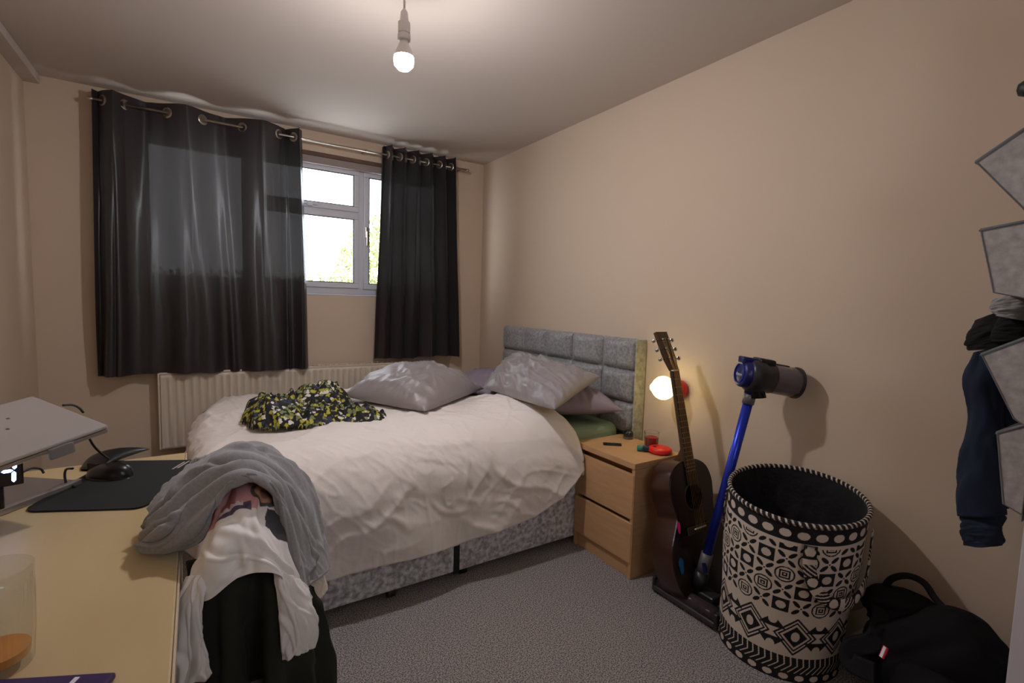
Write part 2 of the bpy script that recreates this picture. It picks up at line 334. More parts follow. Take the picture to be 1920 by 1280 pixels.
# ------------------------------------------------------------------ divan bed
BY0, BY1 = -1.765, -.44
bed = empty('divan_bed', 'double divan bed in silver crushed velvet with tufted headboard', 'bed', (-1.05, -1.1, 0))
O = Vector((-1.05, -1.1, 0))
def L3(p): return tuple(Vector(p)-O)
def bx(name, lo, hi, m, bev, par=bed, seg=3): return box(name, L3(lo), L3(hi), m, par, bev, seg=seg)
bx('divan_base', (-2.03, BY0, .035), (-1.085, BY1, .36), VELVET_BASE, .012)
bx('divan_base', (-1.07, BY0, .035), (-.085, BY1, .36), VELVET_BASE, .012)
bm = bmesh.new(); bbox(bm, L3((-1.092, BY0-.004, .03)), L3((-1.063, BY0+.03, .35)), .004); bobj('base_joint', bm, BLACKP, bed)
for x, y in ((-1.37,-1.74),(-1.95,-1.74),(-1.03,-1.73),(-.3,-1.72),(-1.95,-.5),(-.3,-.5)):
    bm = bmesh.new(); bmesh.ops.create_cone(bm, cap_ends=True, segments=16, radius1=.02, radius2=.02, depth=.03, matrix=Matrix.Translation(L3((x, y, .02))) @ Matrix.Rotation(PI/2, 4, 'Y'))
    bbox(bm, L3((x-.012, y-.01, .02)), L3((x+.012, y+.01, .05))); bobj('castor', bm, BLACKP, bed)
bx('mattress', (-2.02, BY0+.008, .36), (-.09, BY1, .600), GREENSH, .06, seg=6)
for zz in (.42, .538):
    p = [(-.15,BY0+.008,zz),(-1.0,BY0+.008,zz),(-1.95,BY0+.008,zz)]; tube('mattress_piping', [L3(q) for q in p], .006, GREENSH, bed, 8)
hb = bx('headboard', (-.05, -1.835, .25), (-.006, -.475, 1.055), VELVET, .01)
hb['label'] = 'crushed velvet headboard of square padded tiles'
for j in range(4):
    z1 = 1.062-j*.177; z0 = z1-.169
    for i in range(5):
        y0 = -.479-i*.272; y1 = y0-.260
        n = 13; a = np.linspace(-1, 1, n); A, B = np.meshgrid(a, a, indexing='ij')
        bulge = ((1-A**6)*(1-B**6))**.5
        P = np.stack([-.052-.032*bulge, (y0+y1)/2+A*(y0-y1)/2, (z0+z1)/2-B*.0845], -1)-np.array(O)
        t = surf('padded_tile', P, VELVET, bed); t.parent = hb
bx('headboard_edge', (-.082, -1.841, .40), (-.006, -1.834, 1.058), mat('pale velvet side', (184,184,170), .5, noise=(40,.14,(150,148,132)), bump=(46,.5,.01)), .003).parent = hb

# ------------------------------------------------------------------ duvet
hang_x = np.array([-2.3,-1.65,-1.47,-1.11,-.88,-.71,-.58,-.5,-.44]); hang_z = np.array([.27,.28,.29,.28,.305,.33,.38,.44,.50])
NU, NV = 330, 270
s = np.linspace(0, 1, NU); t = np.linspace(0, 1, NV); SS, TT = np.meshgrid(s, t, indexing='ij')
# unfolded lengths: along x: foot hang .30 then top; along y: back hang .12, top 1.33, front hang
LX = .30+1.56; fx = SS*LX
back, width = .12, 1.425
yh = np.clip(TT, 0, 1)
xtop = -2.06+(fx-.30)
head_shift = np.interp(TT, [0,.35,.6,.8,1], [-.10,-.10,-.01,.09,.13])
xflat = np.where(fx > .30, -2.06+(fx-.30)*(1+head_shift/1.56), -2.06-(.30-fx))
ZT = .646
hl = ZT-np.interp(xflat, hang_x, hang_z)
fy = TT*(back+width+hl)
def fold_over(d, r=.07):
    """d<0 on top, d>0 hanging: returns outward travel and drop"""
    a = np.clip((d+r)/(r*PI/2), 0, 1)*PI/2
    out = np.where(d < -r, d, -r+r*np.sin(a)); drop = np.where(d < -r, 0, r-r*np.cos(a))+np.maximum(0, d+r-r*PI/2)
    return out, drop
def ridged(X, Y, ang, sc, st, seed, p=5):
    c, s_ = math.cos(ang), math.sin(ang); u = (X*c+Y*s_)*sc/st; v = (-X*s_+Y*c)*sc
    wv_ = vnoise(X*3, Y*3, seed+50, 2)*.7
    return (1-np.abs(vnoise(u+wv_*.4, v+wv_, seed, 1)))**p
of, df = fold_over(-2.06-xflat, .10); X = -2.06-of
ob, db = fold_over(back-fy, .06); oF, dF = fold_over(fy-back-width, .20)
YBK = -.40; Y = np.where(fy < back+width/2, YBK+ob, YBK-width-oF)
foot_round = np.clip((-1.75-X)/.35, 0, 1)
Z = ZT-df-db-dF
hang = np.clip((fy-back-width-.03)/.2, 0, 1); top_ = np.clip((back+width-.1-fy)/.3, 0, 1)
puff = .014*vnoise(fx*2.2, fy*2.2, 4, 2)*top_+.02*np.exp(-((xflat+1.25)/.5)**2)*np.exp(-((fy-.8)/.5)**2)
headpuff = .062*np.exp(-((xflat+.55)/.17)**2)*np.clip((fy-.68)/.35, 0, 1)*np.clip((back+width+.02-fy)/.35, 0, 1)
P = np.stack([X, Y, Z], -1); Nn = normals(P); Nn *= np.sign(Nn[NU//2, NV//2, 2])
mk = lambda sd: np.clip(.5+1.1*vnoise(fx*2.6, fy*2.6, sd, 1), 0, 1)
cr = .007*ridged(fx, fy, 1.05, 13, 3.5, 70)*mk(71)+.006*ridged(fx, fy, .35, 16, 3, 72)*mk(73)+.007*ridged(fx, fy, 2.3, 14, 3, 74)*mk(75)+.005*ridged(fx, fy, 1.5, 26, 3, 76)*mk(77)+.004*ridged(fx, fy, .8, 34, 2.5, 79)*mk(80)
cr += .013*ridged(fx, fy, .75, 7, 4, 78, 4)*np.clip((fx-1.0)/.4, 0, 1)*np.clip((fy-.7)/.4, 0, 1)
cr += creases(fx, fy, 14, 30, .006, .011, .08, (.2, 1.4), (.6, 1.86, .7, 1.8))-.006
hangf = np.clip((.28-fx)/.2, 0, 1)
disp = puff+cr*(1-.2*hang)+.012*hang*(1+np.sin(fx*9+1.8*vnoise(fx*3, fy*2, 6, 1)))+hangf*.02*np.sin(fy*17)
P = P+Nn*disp[..., None]; P[..., 2] += headpuff; P[..., 2] -= .06*np.clip((fx-1.79)/.07, 0, 1)**2*(1-hang);
P[..., 0] += foot_round*.12*np.exp(-((fy-back)/.25)**2)+foot_round*.03*np.exp(-((fy-back-width)/.2)**2)
P[..., 2] -= foot_round*.02
ck = np.exp(-((xflat+.42)/.11)**2)*hang; P[..., 1] -= .035*ck; P[..., 0] = np.minimum(P[..., 0]+.02*ck, np.where(P[...,1] < -1.75, -.425, 9))
dv = surf('duvet', P, DUVET, None, .014, offset=0)
tag(dv, 'white duvet, creased and hanging over the side of the bed', 'duvet')
DUV = P

# ------------------------------------------------------------------ pillows
def pillow(name, label, corners, thick, m, seed, cr_amp=.012, n=70, cr_ang=(0, PI), down=.35):
    """corners: world A,B,C,D (in order) of the pillow's seam; upward normal from them"""
    A, B, Cc, D = [Vector(c) for c in corners]; ctr = (A+B+Cc+D)/4
    nrm = ((Cc-A).cross(D-B)).normalized()
    if nrm.z < 0: nrm = -nrm
    a = np.linspace(-1, 1, n); U, V = np.meshgrid(a, a, indexing='ij')
    Uc = U*(1-.04*(1-V**2)*np.abs(U)); Vc = V*(1-.04*(1-U**2)*np.abs(V))
    s = (Uc+1)/2; t = (Vc+1)/2
    base = sum(np.array(c)[None, None]*wt[..., None] for c, wt in ((A,(1-s)*(1-t)),(B,s*(1-t)),(Cc,s*t),(D,(1-s)*t)))
    prof = ((1-np.abs(U)**2.2)*(1-np.abs(V)**2.2)); prof = np.maximum(prof, 0)**.5
    edge = np.clip((1-np.maximum(abs(U), abs(V)))/.15, 0, 1)
    ll = (B-A).length; lw = (D-A).length
    X = U*ll/2; Y = V*lw/2
    c1 = creases(X, Y, seed, 26, cr_amp, .016, .10, cr_ang)
    c1 += cr_amp*.7*ridged(X, Y, (cr_ang[0]+cr_ang[1])/2, 13, 3.5, seed+5)+cr_amp*.4*ridged(X, Y, (cr_ang[0]+cr_ang[1])/2+.5, 24, 3, seed+6)-cr_amp*.3
    # pulled seams: radial wrinkles from the edges
    rad_w = .006*np.sin(U*22+2*vnoise(U*3, V*3, seed, 1))*np.clip(abs(V)-.45, 0, 1)*2+.006*np.sin(V*18+2*vnoise(V*3, U*3, seed+1, 1))*np.clip(abs(U)-.5, 0, 1)*2
    top = prof*thick*(1-down)+(c1+rad_w+.01*vnoise(U*2, V*2, seed+3, 2))*edge
    bot = -prof*thick*down
    N_ = np.array(nrm); PT = base+N_*top[..., None]; PB = base+N_*bot[..., None]
    PB[0] = PT[0]; PB[-1] = PT[-1]; PB[:, 0] = PT[:, 0]; PB[:, -1] = PT[:, -1]
    k = n*n; V_ = np.vstack([PT.reshape(-1, 3), PB.reshape(-1, 3)])-np.array(ctr)
    idx = np.arange(k).reshape(n, n); F1 = np.stack([idx[:-1,:-1], idx[1:,:-1], idx[1:,1:], idx[:-1,1:]], -1).reshape(-1, 4)
    F = np.vstack([F1, F1[:, ::-1]+k]).tolist()
    o = mobj(name, V_, F, m); o.location = ctr
    bm = bmesh.new(); bm.from_mesh(o.data); bmesh.ops.remove_doubles(bm, verts=bm.verts, dist=1e-5); bmesh.ops.recalc_face_normals(bm, faces=bm.faces); bm.to_mesh(o.data); bm.free()
    return tag(o, label, 'pillow', 'pillows on the bed')
pillow('pillow', 'silver satin pillow lying flat in the middle of the bed', [(-1.09,-1.42,.690),(-.535,-1.03,.70),(-.88,-.56,.73),(-1.385,-.98,.715)], .21, SATIN, 31, .010, down=.2)
pillow('pillow', 'silver satin pillow propped against the headboard, on top of the others', [(-0.635,-1.867,0.745),(-0.200,-1.711,0.852),(-0.170,-0.739,0.855),(-0.608,-1.138,0.730)], .165, SATIN, 41, .018, cr_ang=(.9, 1.9))
pillow('pillow', 'mauve grey pillow under the propped satin one, beside the nightstand', [(-.50,-1.62,.690),(-.165,-1.85,.692),(-.12,-1.18,.73),(-.50,-1.12,.68)], .20, MAUVE, 51, .006)
pillow('pillow', 'mauve grey pillow at the window side of the headboard', [(-.52,-1.06,.655),(-.16,-1.10,.70),(-.14,-.46,.70),(-.56,-.48,.655)], .14, MAUVE, 61, .006)

# ------------------------------------------------------------------ nightstand
NX0, NX1, NY0, NY1, NH = -.405, -.09, -2.165, -1.77, .54
ns = empty('nightstand', 'light beech two-drawer nightstand beside the bed', 'nightstand', ((NX0+NX1)/2, (NY0+NY1)/2, 0)); OO = Vector(ns.location)
def nb(name, lo, hi, m, bev=.002, par=ns): return box(name, tuple(Vector(lo)-OO), tuple(Vector(hi)-OO), m, par, bev)
nb('top', (NX0-.006, NY0-.003, NH-.028), (NX1, NY1+.003, NH), BEECH, .003)
nb('side_panel', (NX0, NY0, 0), (NX1, NY0+.018, NH-.029), BEECH); nb('side_panel', (NX0, NY1-.018, 0), (NX1, NY1, NH-.029), BEECH)
nb('back_panel', (NX1-.008, NY0+.02, .02), (NX1-.001, NY1-.02, NH-.03), BEECH)
nb('plinth', (NX0+.012, NY0+.019, 0), (NX0+.028, NY1-.019, .065), BEECH)
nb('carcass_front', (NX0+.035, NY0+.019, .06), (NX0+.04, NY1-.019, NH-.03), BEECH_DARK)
nb('drawer', (NX0-.004, NY0+.003, .28), (NX0+.014, NY1-.003, .485), BEECH, .003)
nb('drawer', (NX0-.004, NY0+.003, .075), (NX0+.014, NY1-.003, .262), BEECH, .003)

# small things on the nightstand
def at(name, lo, hi, m, bev, rz, loc, label, cat):
    o = box(name, lo, hi, m, None, bev, seg=3); o.location = loc; o.rotation_euler = (0, 0, rz); return tag(o, label, cat)
PHX, PHY, PHZ = (-0.293,-1.906,0.541)
ph = empty('remote_control', 'small flat black remote lying on the nightstand', 'remote', (PHX, PHY, NH), (0,0,-2.25))
box('case', (-.012,-.045,0), (.012,.045,.01), BLACKP, ph, .003)
for k in range(3): lathe('button', [(.004,.010),(.004,.0118),(0,.0118)], mat('dark rubber', (52,50,52), .6), ph, (0,-.03+k*.02,0), seg=10)
wl = (-.128, -1.855, NH)
wt = empty('small_clock', 'small glossy black dome gadget with clear band by the headboard', 'gadget', wl)
lathe('dome', [(.024,.012),(.027,.02),(.026,.032),(.02,.042),(.01,.047),(0,.048)], mat('black chrome', (24,26,26), .08, spec=1), wt)
lathe('clear_band', [(.022,0),(.026,.001),(.026,.011),(.022,.012)], mat('clear acrylic', (225,225,215), .05, trans=.9), wt)
cj = (-.133, -2.015, NH)
CLEAR = mat('clear glass', (252,253,252), .02, trans=1, ior=1.45)
CLEAR_T = mat('thin clear glass', (252,253,252), .02); nt_ = CLEAR_T.node_tree
tr_ = nt_.nodes.new('ShaderNodeBsdfTransparent'); tr_.inputs[0].default_value = (.95,.96,.95,1); gy_ = nt_.nodes.new('ShaderNodeBsdfGlossy'); gy_.inputs['Roughness'].default_value = .03
lw_ = nt_.nodes.new('ShaderNodeLayerWeight'); lw_.inputs[0].default_value = .3; fr_ = nt_.nodes.new('ShaderNodeMath'); fr_.operation = 'MULTIPLY_ADD'; fr_.inputs[1].default_value = .16; fr_.inputs[2].default_value = .025; nt_.links.new(lw_.outputs[1], fr_.inputs[0]); mx_ = nt_.nodes.new('ShaderNodeMixShader'); nt_.links.new(fr_.outputs[0], mx_.inputs[0]); nt_.links.new(tr_.outputs[0], mx_.inputs[1]); nt_.links.new(gy_.outputs[0], mx_.inputs[2]); nt_.links.new(mx_.outputs[0], nt_.nodes['Material Output'].inputs['Surface'])
cd = empty('candle_jar', 'red candle in a clear glass jar on the nightstand', 'candle', cj)
lathe('jar', [(0,0),(.031,0),(.034,.004),(.037,.075),(.0345,.075),(.0315,.008),(0,.006)], CLEAR, cd)
lathe('wax', [(0,.0065),(.031,.0085),(.0325,.05),(0,.049)], mat('red wax', (150,34,26), .5), cd)
tube('wick', [(0,0,.049),(.001,0,.058)], .001, BLACKP, cd, 6)
rg = empty('tape_measure', 'flat red gadget with teal end cap at the nightstand corner', 'gadget', (-.175, -2.105, NH), (0,0,-.75))
lathe('red_shell', [(0,0),(.046,0),(.056,.008),(.056,.020),(.048,.027),(0,.029)], mat('glossy red plastic', (226,40,30), .3), rg)
lathe('dark_hole', [(0,.0292),(.009,.0292),(.009,.0302),(0,.0304)], BLACKP, rg, (-.026,0,0))
bm = bmesh.new(); bbox(bm, (-.082,-.016,.003), (-.05,.016,.026), .006); bobj('navy_clip', bm, mat('navy plastic', (26,44,66), .4), rg)
lathe('teal_cap', [(0,-.014),(.012,-.012),(.014,0),(.012,.012),(0,.014)], mat('teal plastic', (44,128,120), .4), rg, (-.094,0,.0145), (1,0,0), 16)

# ------------------------------------------------------------------ wall lamp
RED = mat('red lacquer', (205,38,32), .35)
wlamp = empty('wall_lamp', 'small lit wall lamp with red cup holder behind guitar neck', 'lamp', (-0.001,-2.075,0.831))
wp = Vector(wlamp.location); bp_ = Vector((-0.130,-2.066,0.844))-wp
ax = bp_.normalized()
lathe('wall_cup', [(.036,0),(.044,.008),(.046,.03),(.040,.052),(.028,.064),(.0,.066)], RED, wlamp, (0,0,0), (-1,0,0))
tube('arm', [(-.05,0,0), tuple(bp_*.62)], .016, RED, wlamp, 12)
glow = mat('lit opal glass', (255,240,180), .4, emit=((255,238,158), LAMP_STRENGTH))
lathe('opal_shade', [tuple(q) for q in catmull(np.array([(.014,-.062),(.040,-.045),(.056,-.015),(.056,.012),(.042,.036),(.027,.048),(.023,.062),(.014,.074),(0.0001,.077)]), 40)], glow, wlamp, bp_, ax)

# ------------------------------------------------------------------ guitar
gt = empty('acoustic_guitar', 'dark brown acoustic guitar leaning beside the nightstand', 'guitar')
gb = Vector((-.24, -2.455, .012)); gn = Vector((-.24, -2.21, .96)); ga = (gn-gb).normalized()
gx = Vector((1, 0, 0)); gz = gx.cross(ga).normalized()          # face normal, towards -y
if gz.y > 0: gz = -gz
Rm = Matrix((gx, ga, gz)).transposed().to_4x4(); Rm.translation = gb; gt.matrix_world = Rm
# local: x across, y along neck, z out of the face
MAHOG = mat('dark mahogany', (42,22,16), .25, spec=.6, noise=(6,.35,(24,13,11),(12,1,12)))
MAHOG_SIDE = mat('mahogany side', (72,38,24), .3, spec=.6, noise=(6,.35,(46,24,17),(1,12,1)))
NECKW = mat('brown neck wood', (74,52,26), .4); EBONY = mat('fretboard', (56,44,28), .5)
prof = [(x_, y_*1.17) for x_, y_ in [(0,0.0),(.09,.012),(.155,.06),(.186,.14),(.178,.215),(.135,.285),(.125,.315),(.138,.37),(.140,.42),(.115,.465),(.06,.492),(0,.498)]]
right = catmull(np.array(prof), 60); outline = np.vstack([right, (right*[-1,1])[::-1][1:-1]])
n = len(outline); D = .105
bm = bmesh.new(); f = [bm.verts.new((x, y, 0)) for x, y in outline]; fi = [bm.verts.new((x*.975, .291+(y-.291)*.98, .003)) for x, y in outline]
bm.faces.new(fi)
for i in range(n): bm.faces.new((f[i], f[(i+1)%n], fi[(i+1)%n], fi[i]))
body = bobj('soundboard', bm, MAHOG, gt)
bm = bmesh.new(); b = [bm.verts.new((x, y, -D+.004)) for x, y in outline]; f = [bm.verts.new((x, y, 0)) for x, y in outline]; bi = [bm.verts.new((x*.97, .291+(y-.291)*.975, -D-.004)) for x, y in outline]
for i in range(n): bm.faces.new((f[i], f[(i+1)%n], b[(i+1)%n], b[i])); bm.faces.new((b[i], b[(i+1)%n], bi[(i+1)%n], bi[i]))
bm.faces.new(bi); bobj('back_and_sides', bm, MAHOG_SIDE, gt, True).modifiers.new('e', 'EDGE_SPLIT').split_angle = .7
lathe('sound_hole', [(0,.0042),(.046,.0042),(.05,.0045),(.052,.0035)], mat('hole dark', (12,8,7), 1, spec=.05), gt, (0,.425,0), (0,0,1))
lathe('rosette', [(.052,.003),(.053,.0048),(.058,.0048),(.059,.003)], mat('rosette', (52,32,22), .5), gt, (0,.425,0), (0,0,1))
bm = bmesh.new(); bbox(bm, (-.075,.278,.003), (.075,.31,.012), .004); bridge = bobj('bridge', bm, EBONY, gt)
box('saddle', (-.038,.296,.012), (.038,.301,.017), mat('bone', (226,216,190), .4), bridge, .001)
NUT = .972
bm = bmesh.new(); vs = []
for y, wdt in ((.475,.056),(NUT,.044)):
    vs.append([bm.verts.new((sx*wdt/2, y, z)) for sx, z in ((-1,.004),(-1,.011),(1,.011),(1,.004))])
for i in range(4): bm.faces.new((vs[0][i], vs[0][(i+1)%4], vs[1][(i+1)%4], vs[1][i]))
bm.faces.new(vs[0]); bm.faces.new(vs[1][::-1]); bobj('fretboard', bm, EBONY, gt)
V = []; F = []; ys = [.555,.58,.60,.63,.80,NUT-.01,NUT+.01]; dp = [.095,.085,.05,.026,.023,.022,.016]; ww = [.056,.056,.054,.053,.048,.044,.044]
for y, d, wd in zip(ys, dp, ww):
    for k in range(9): a = PI*k/8; V.append((-wd/2*math.cos(a), y, .004-d*math.sin(a)))
for i in range(len(ys)-1):
    for k in range(8): F.append((i*9+k, i*9+k+1, (i+1)*9+k+1, (i+1)*9+k))
    F.append((i*9, (i+1)*9, (i+1)*9+8, i*9+8))
F.append(tuple(range(9))); F.append(tuple((len(ys)-1)*9+k for k in range(9))[::-1])
mobj('neck', V, F, NECKW, gt)
BR = mat('fret wire', (176,168,140), .3, metal=1)
SC = NUT-.298
for k in range(1, 19):
    y = NUT-SC*(1-2**(-k/12)); wd = .044+.012*(NUT-y)/(NUT-.475)
    box('fret', (-wd/2, y-.0011, .0108), (wd/2, y+.0011, .0124), BR, gt, 0)
box('nut', (-.022, NUT-.002, .004), (.022, NUT+.004, .0145), mat('bone nut', (226,216,190), .4), gt, .001)
hm = Matrix.Translation((0, NUT+.004, .006)) @ Matrix.Rotation(-.24, 4, 'X')
bm = bmesh.new(); o2 = [(-.022,0),(.022,0),(.034,.05),(.037,.185),(-.037,.185),(-.034,.05)]
t_ = [bm.verts.new((x, y, .002)) for x, y in o2]; b_ = [bm.verts.new((x, y, -.014)) for x, y in o2]
bm.faces.new(t_); bm.faces.new(b_[::-1])
for i in range(6): bm.faces.new((t_[i], b_[i], b_[(i+1)%6], t_[(i+1)%6]))
bm.transform(hm); hd = bobj('headstock', bm, NECKW, gt)
CH = mat('chrome', (200,200,196), .15, metal=1)
for sx in (-1, 1):
    for k in range(3):
        y = .055+k*.045; c = hm @ Vector((sx*.035, y, -.006)); e = hm @ Vector((sx*.056, y, -.006)); k2 = hm @ Vector((sx*.066, y, -.006))
        V, F = tube_geo([c, e], .0028, 8); pg = mobj('tuning_peg', V, F, CH, gt)
        lathe('peg_button', [(.004,0),(.009,.002),(.010,.008),(.006,.012),(0,.013)], CH, pg, e, k2-e, 12)
        p0 = hm @ Vector((sx*.02, y, .001)); p1 = hm @ Vector((sx*.02, y, .014)); V, F = tube_geo([p0, p1], .004, 8); mobj('string_post', V, F, CH, pg)
for k in range(6):
    xn = -.0165+k*.0066; xb = -.028+k*.0112; sx = -1 if k < 3 else 1; kk = k if k < 3 else 5-k
    V, F = tube_geo([(xb,.290,.0165),(xn,NUT+.002,.015), tuple(hm @ Vector((sx*.02,.055+kk*.045,.009)))], .0009, 6); mobj('string', V, F, mat('string bronze', (198,150,90), .3, metal=.8) if k == 0 else bpy.data.materials['string bronze'], gt)
for nm, cx, cy, wx, wy, cc in (('pink_sticker', -.122,.322,.009,.028,(232,40,120)), ('blue_sticker', -.140,.175,.014,.036,(14,88,140))):
    rs2 = random.Random(cx); V = [(cx+wx*math.cos(a)*(1+.2*math.sin(3*a)), cy+wy*math.sin(a)*(1+.12*math.cos(2*a)), .0042) for a in [2*PI*i/20 for i in range(20)]]
    V2 = [(x, y, .0034) for x, y, z in V]; F = [tuple(range(20))]+[(i, 20+i, 20+(i+1)%20, (i+1)%20) for i in range(20)]
    mobj(nm, V+V2, F, mat(nm, cc, .5), gt, False)
# inlay mark on the headstock (pale scrollwork)
bm = bmesh.new()
for (a0, b0, a1, b1) in ((-.014,.148,.016,.154),(-.014,.134,.010,.139),(.004,.085,.009,.148),(-.002,.06,.002,.128),(-.010,.050,-.007,.062)): bbox(bm, (a0,b0,.002), (a1,b1,.0028), 0, hm)
bobj('headstock_inlay', bm, mat('pale inlay', (120,112,84), .4), hd); 

# ------------------------------------------------------------------ cordless vacuum
vc = empty('cordless_vacuum', 'blue and grey cordless stick vacuum leaning against the wall', 'vacuum cleaner', (-.32, -2.43, 0))
VO = Vector(vc.location)
BLUE = mat('metallic blue', (44,62,190), .3, metal=.55); BLUE2 = mat('dark blue plastic', (24,28,92), .35); DG = mat('dark grey plastic', (44,42,46), .35); MG = mat('mid grey plastic', (104,100,104), .4)
def vl(p): return tuple(Vector(p)-VO)
j0 = Vector((-.315, -2.42, .075)); w0 = Vector((-0.280,-2.458,0.219)); w1 = Vector((-0.200,-2.545,0.874)); wdir = (w1-w0).normalized()
tube('wand', [vl(w0), vl(w1)], .0185, BLUE, vc, 20)
tube('wand_collar', [vl(w0-wdir*.075), vl(w0+wdir*.012)], .0235, MG, vc, 20)
box('release_button', (-.008,-.02,-.006), (.008,.02,.006), BLUE2, vc, .003, mtx=Matrix.Translation(vl(w0-wdir*.04+Vector((-.018,-.016,0)))) @ Matrix.Rotation(1.3, 4, 'X'))
tube('neck_joint', [vl(w0-wdir*.07), vl(w0-wdir*.12), vl(j0+Vector((.03,.0,.05))), vl(j0)], [.027,.033,.036,.026], DG, vc, 16)
tube('wand_top_collar', [vl(w1-wdir*.01), vl(w1+wdir*.035)], .0225, MG, vc, 20)
tube('wand_release', [vl(w1+wdir*.03), vl(w1+wdir*.10)], [.024,.03], BLUE2, vc, 20)
hc = w1+wdir*.155; hax = Vector((.17, -.105, -.03)).normalized()
hc = Vector((-0.205,-2.551,0.980))
DG2 = mat('smoked clear bin', (150,138,138), .12, trans=.55, ior=1.3)
lathe('motor_body', [(.05,-.02),(.062,-.012),(.066,.0),(.066,.035),(.060,.045),(.060,.075),(.055,.08)], DG, vc, vl(hc), hax)
lathe('filter_cap', [(.0,-.046),(.044,-.046),(.052,-.040),(.055,-.016)], BLUE2, vc, vl(hc), hax)
lathe('cap_ring', [(.036,-.0455),(.036,-.049),(.040,-.049),(.040,-.0455)], BLUE, vc, vl(hc), hax)
lathe('dust_bin', [(.052,.078),(.058,.08),(.058,.175),(.054,.182),(0,.184)], DG2, vc, vl(hc), hax)
lathe('cyclone', [(.03,.085),(.035,.09),(.03,.165),(0,.168)], mat('cyclone grey', (96,88,90), .5), vc, vl(hc), hax)
lathe('bin_base_ring', [(.056,.174),(.062,.176),(.062,.186),(.05,.19)], DG, vc, vl(hc), hax)
hx, hy_, hd_ = frame_of(hax)
mt = Matrix((hax.cross(Vector((0,0,1))).normalized(), Vector((0,0,1)), -hax)).transposed().to_4x4(); mt.translation = Vector(vl(hc))
bm = bmesh.new(); bbox(bm, (-.022,.035,-.02), (.022,.068,.046), .008, mt); bobj('cap_tab', bm, BLUE2, vc)
bm = bmesh.new(); bbox(bm, (-.03,.03,-.085), (.03,.074,-.015), .01, mt); bbox(bm, (-.008,.055,-.15), (.008,.062,-.08), .003, mt); bobj('battery_block', bm, DG, vc)
tube('handle', [vl(hc+hax*.02+Vector((0,0,-.05))), vl(hc+hax*.03+Vector((0,0,-.085))), vl(w1+wdir*.09)], [.036,.034,.028], DG, vc, 16)
def text(name, body, size, m, mtx, parent, ext=.0006, sx=1.0):
    cu = bpy.data.curves.new(name, 'FONT'); cu.body = body; cu.size = size; cu.extrude = ext; cu.align_x = 'CENTER'; cu.align_y = 'CENTER'
    t = bpy.data.objects.new(name, cu); C.objects.link(t); bpy.context.view_layer.update()
    me = bpy.data.meshes.new_from_object(t.evaluated_get(bpy.context.evaluated_depsgraph_get())); bpy.data.objects.remove(t)
    me.transform(mtx @ Matrix.Diagonal((sx,1,1,1))); me.materials.clear(); me.materials.append(m)
    return link(bpy.data.objects.new(name, me), parent)
mt2 = mt.copy() @ Matrix.Translation((0,-.004,.0475))
text('lettering', 'dyson', .020, mat('silver print', (190,190,200), .3), mt2, vc)
# floor head: along y
fh = empty('floor_head', None, None); fh.parent = vc
fc = Vector((-.325, -2.43, 0))
def fhb(name, lo, hi, m, bev): return box(name, vl(Vector(lo)+fc), vl(Vector(hi)+fc), m, fh, bev, seg=3)
fhb('head_shell', (-.062,-.15,.012), (.05,.15,.035), mat('smoke grey plastic', (62,59,62), .3), .008)
V, F = tube_geo([vl(fc+Vector((-.022,-.135,.036))), vl(fc+Vector((-.022,.135,.036)))], .026, 18)
mobj('brush_roll', V, F, mat('pink bristle brush', (120,52,66), .5, noise=(40,.2,(48,30,44))), fh)
V, F = tube_geo([vl(fc+Vector((-.022,-.145,.036))), vl(fc+Vector((-.022,.145,.036)))], .034, 20)
mobj('clear_cover', V, F, mat('smoked cover', (120,105,108), .1, trans=.75, ior=1.2), fh)
for s_ in (-1, 1): fhb('end_cap', (-.06, s_*.15-.008, .008), (.04, s_*.15+.008, .07), DG, .006)
fhb('rear_housing', (.012,-.09,.03), (.075,.09,.075), DG, .012)
lathe('wheel', [(0,-.01),(.018,-.01),(.018,.01),(0,.01)], BLACKP, fh, vl(fc+Vector((.06,.05,.018))), (0,1,0), 16)
lathe('wheel', [(0,-.01),(.018,-.01),(.018,.01),(0,.01)], BLACKP, fh, vl(fc+Vector((.06,-.05,.018))), (0,1,0), 16)

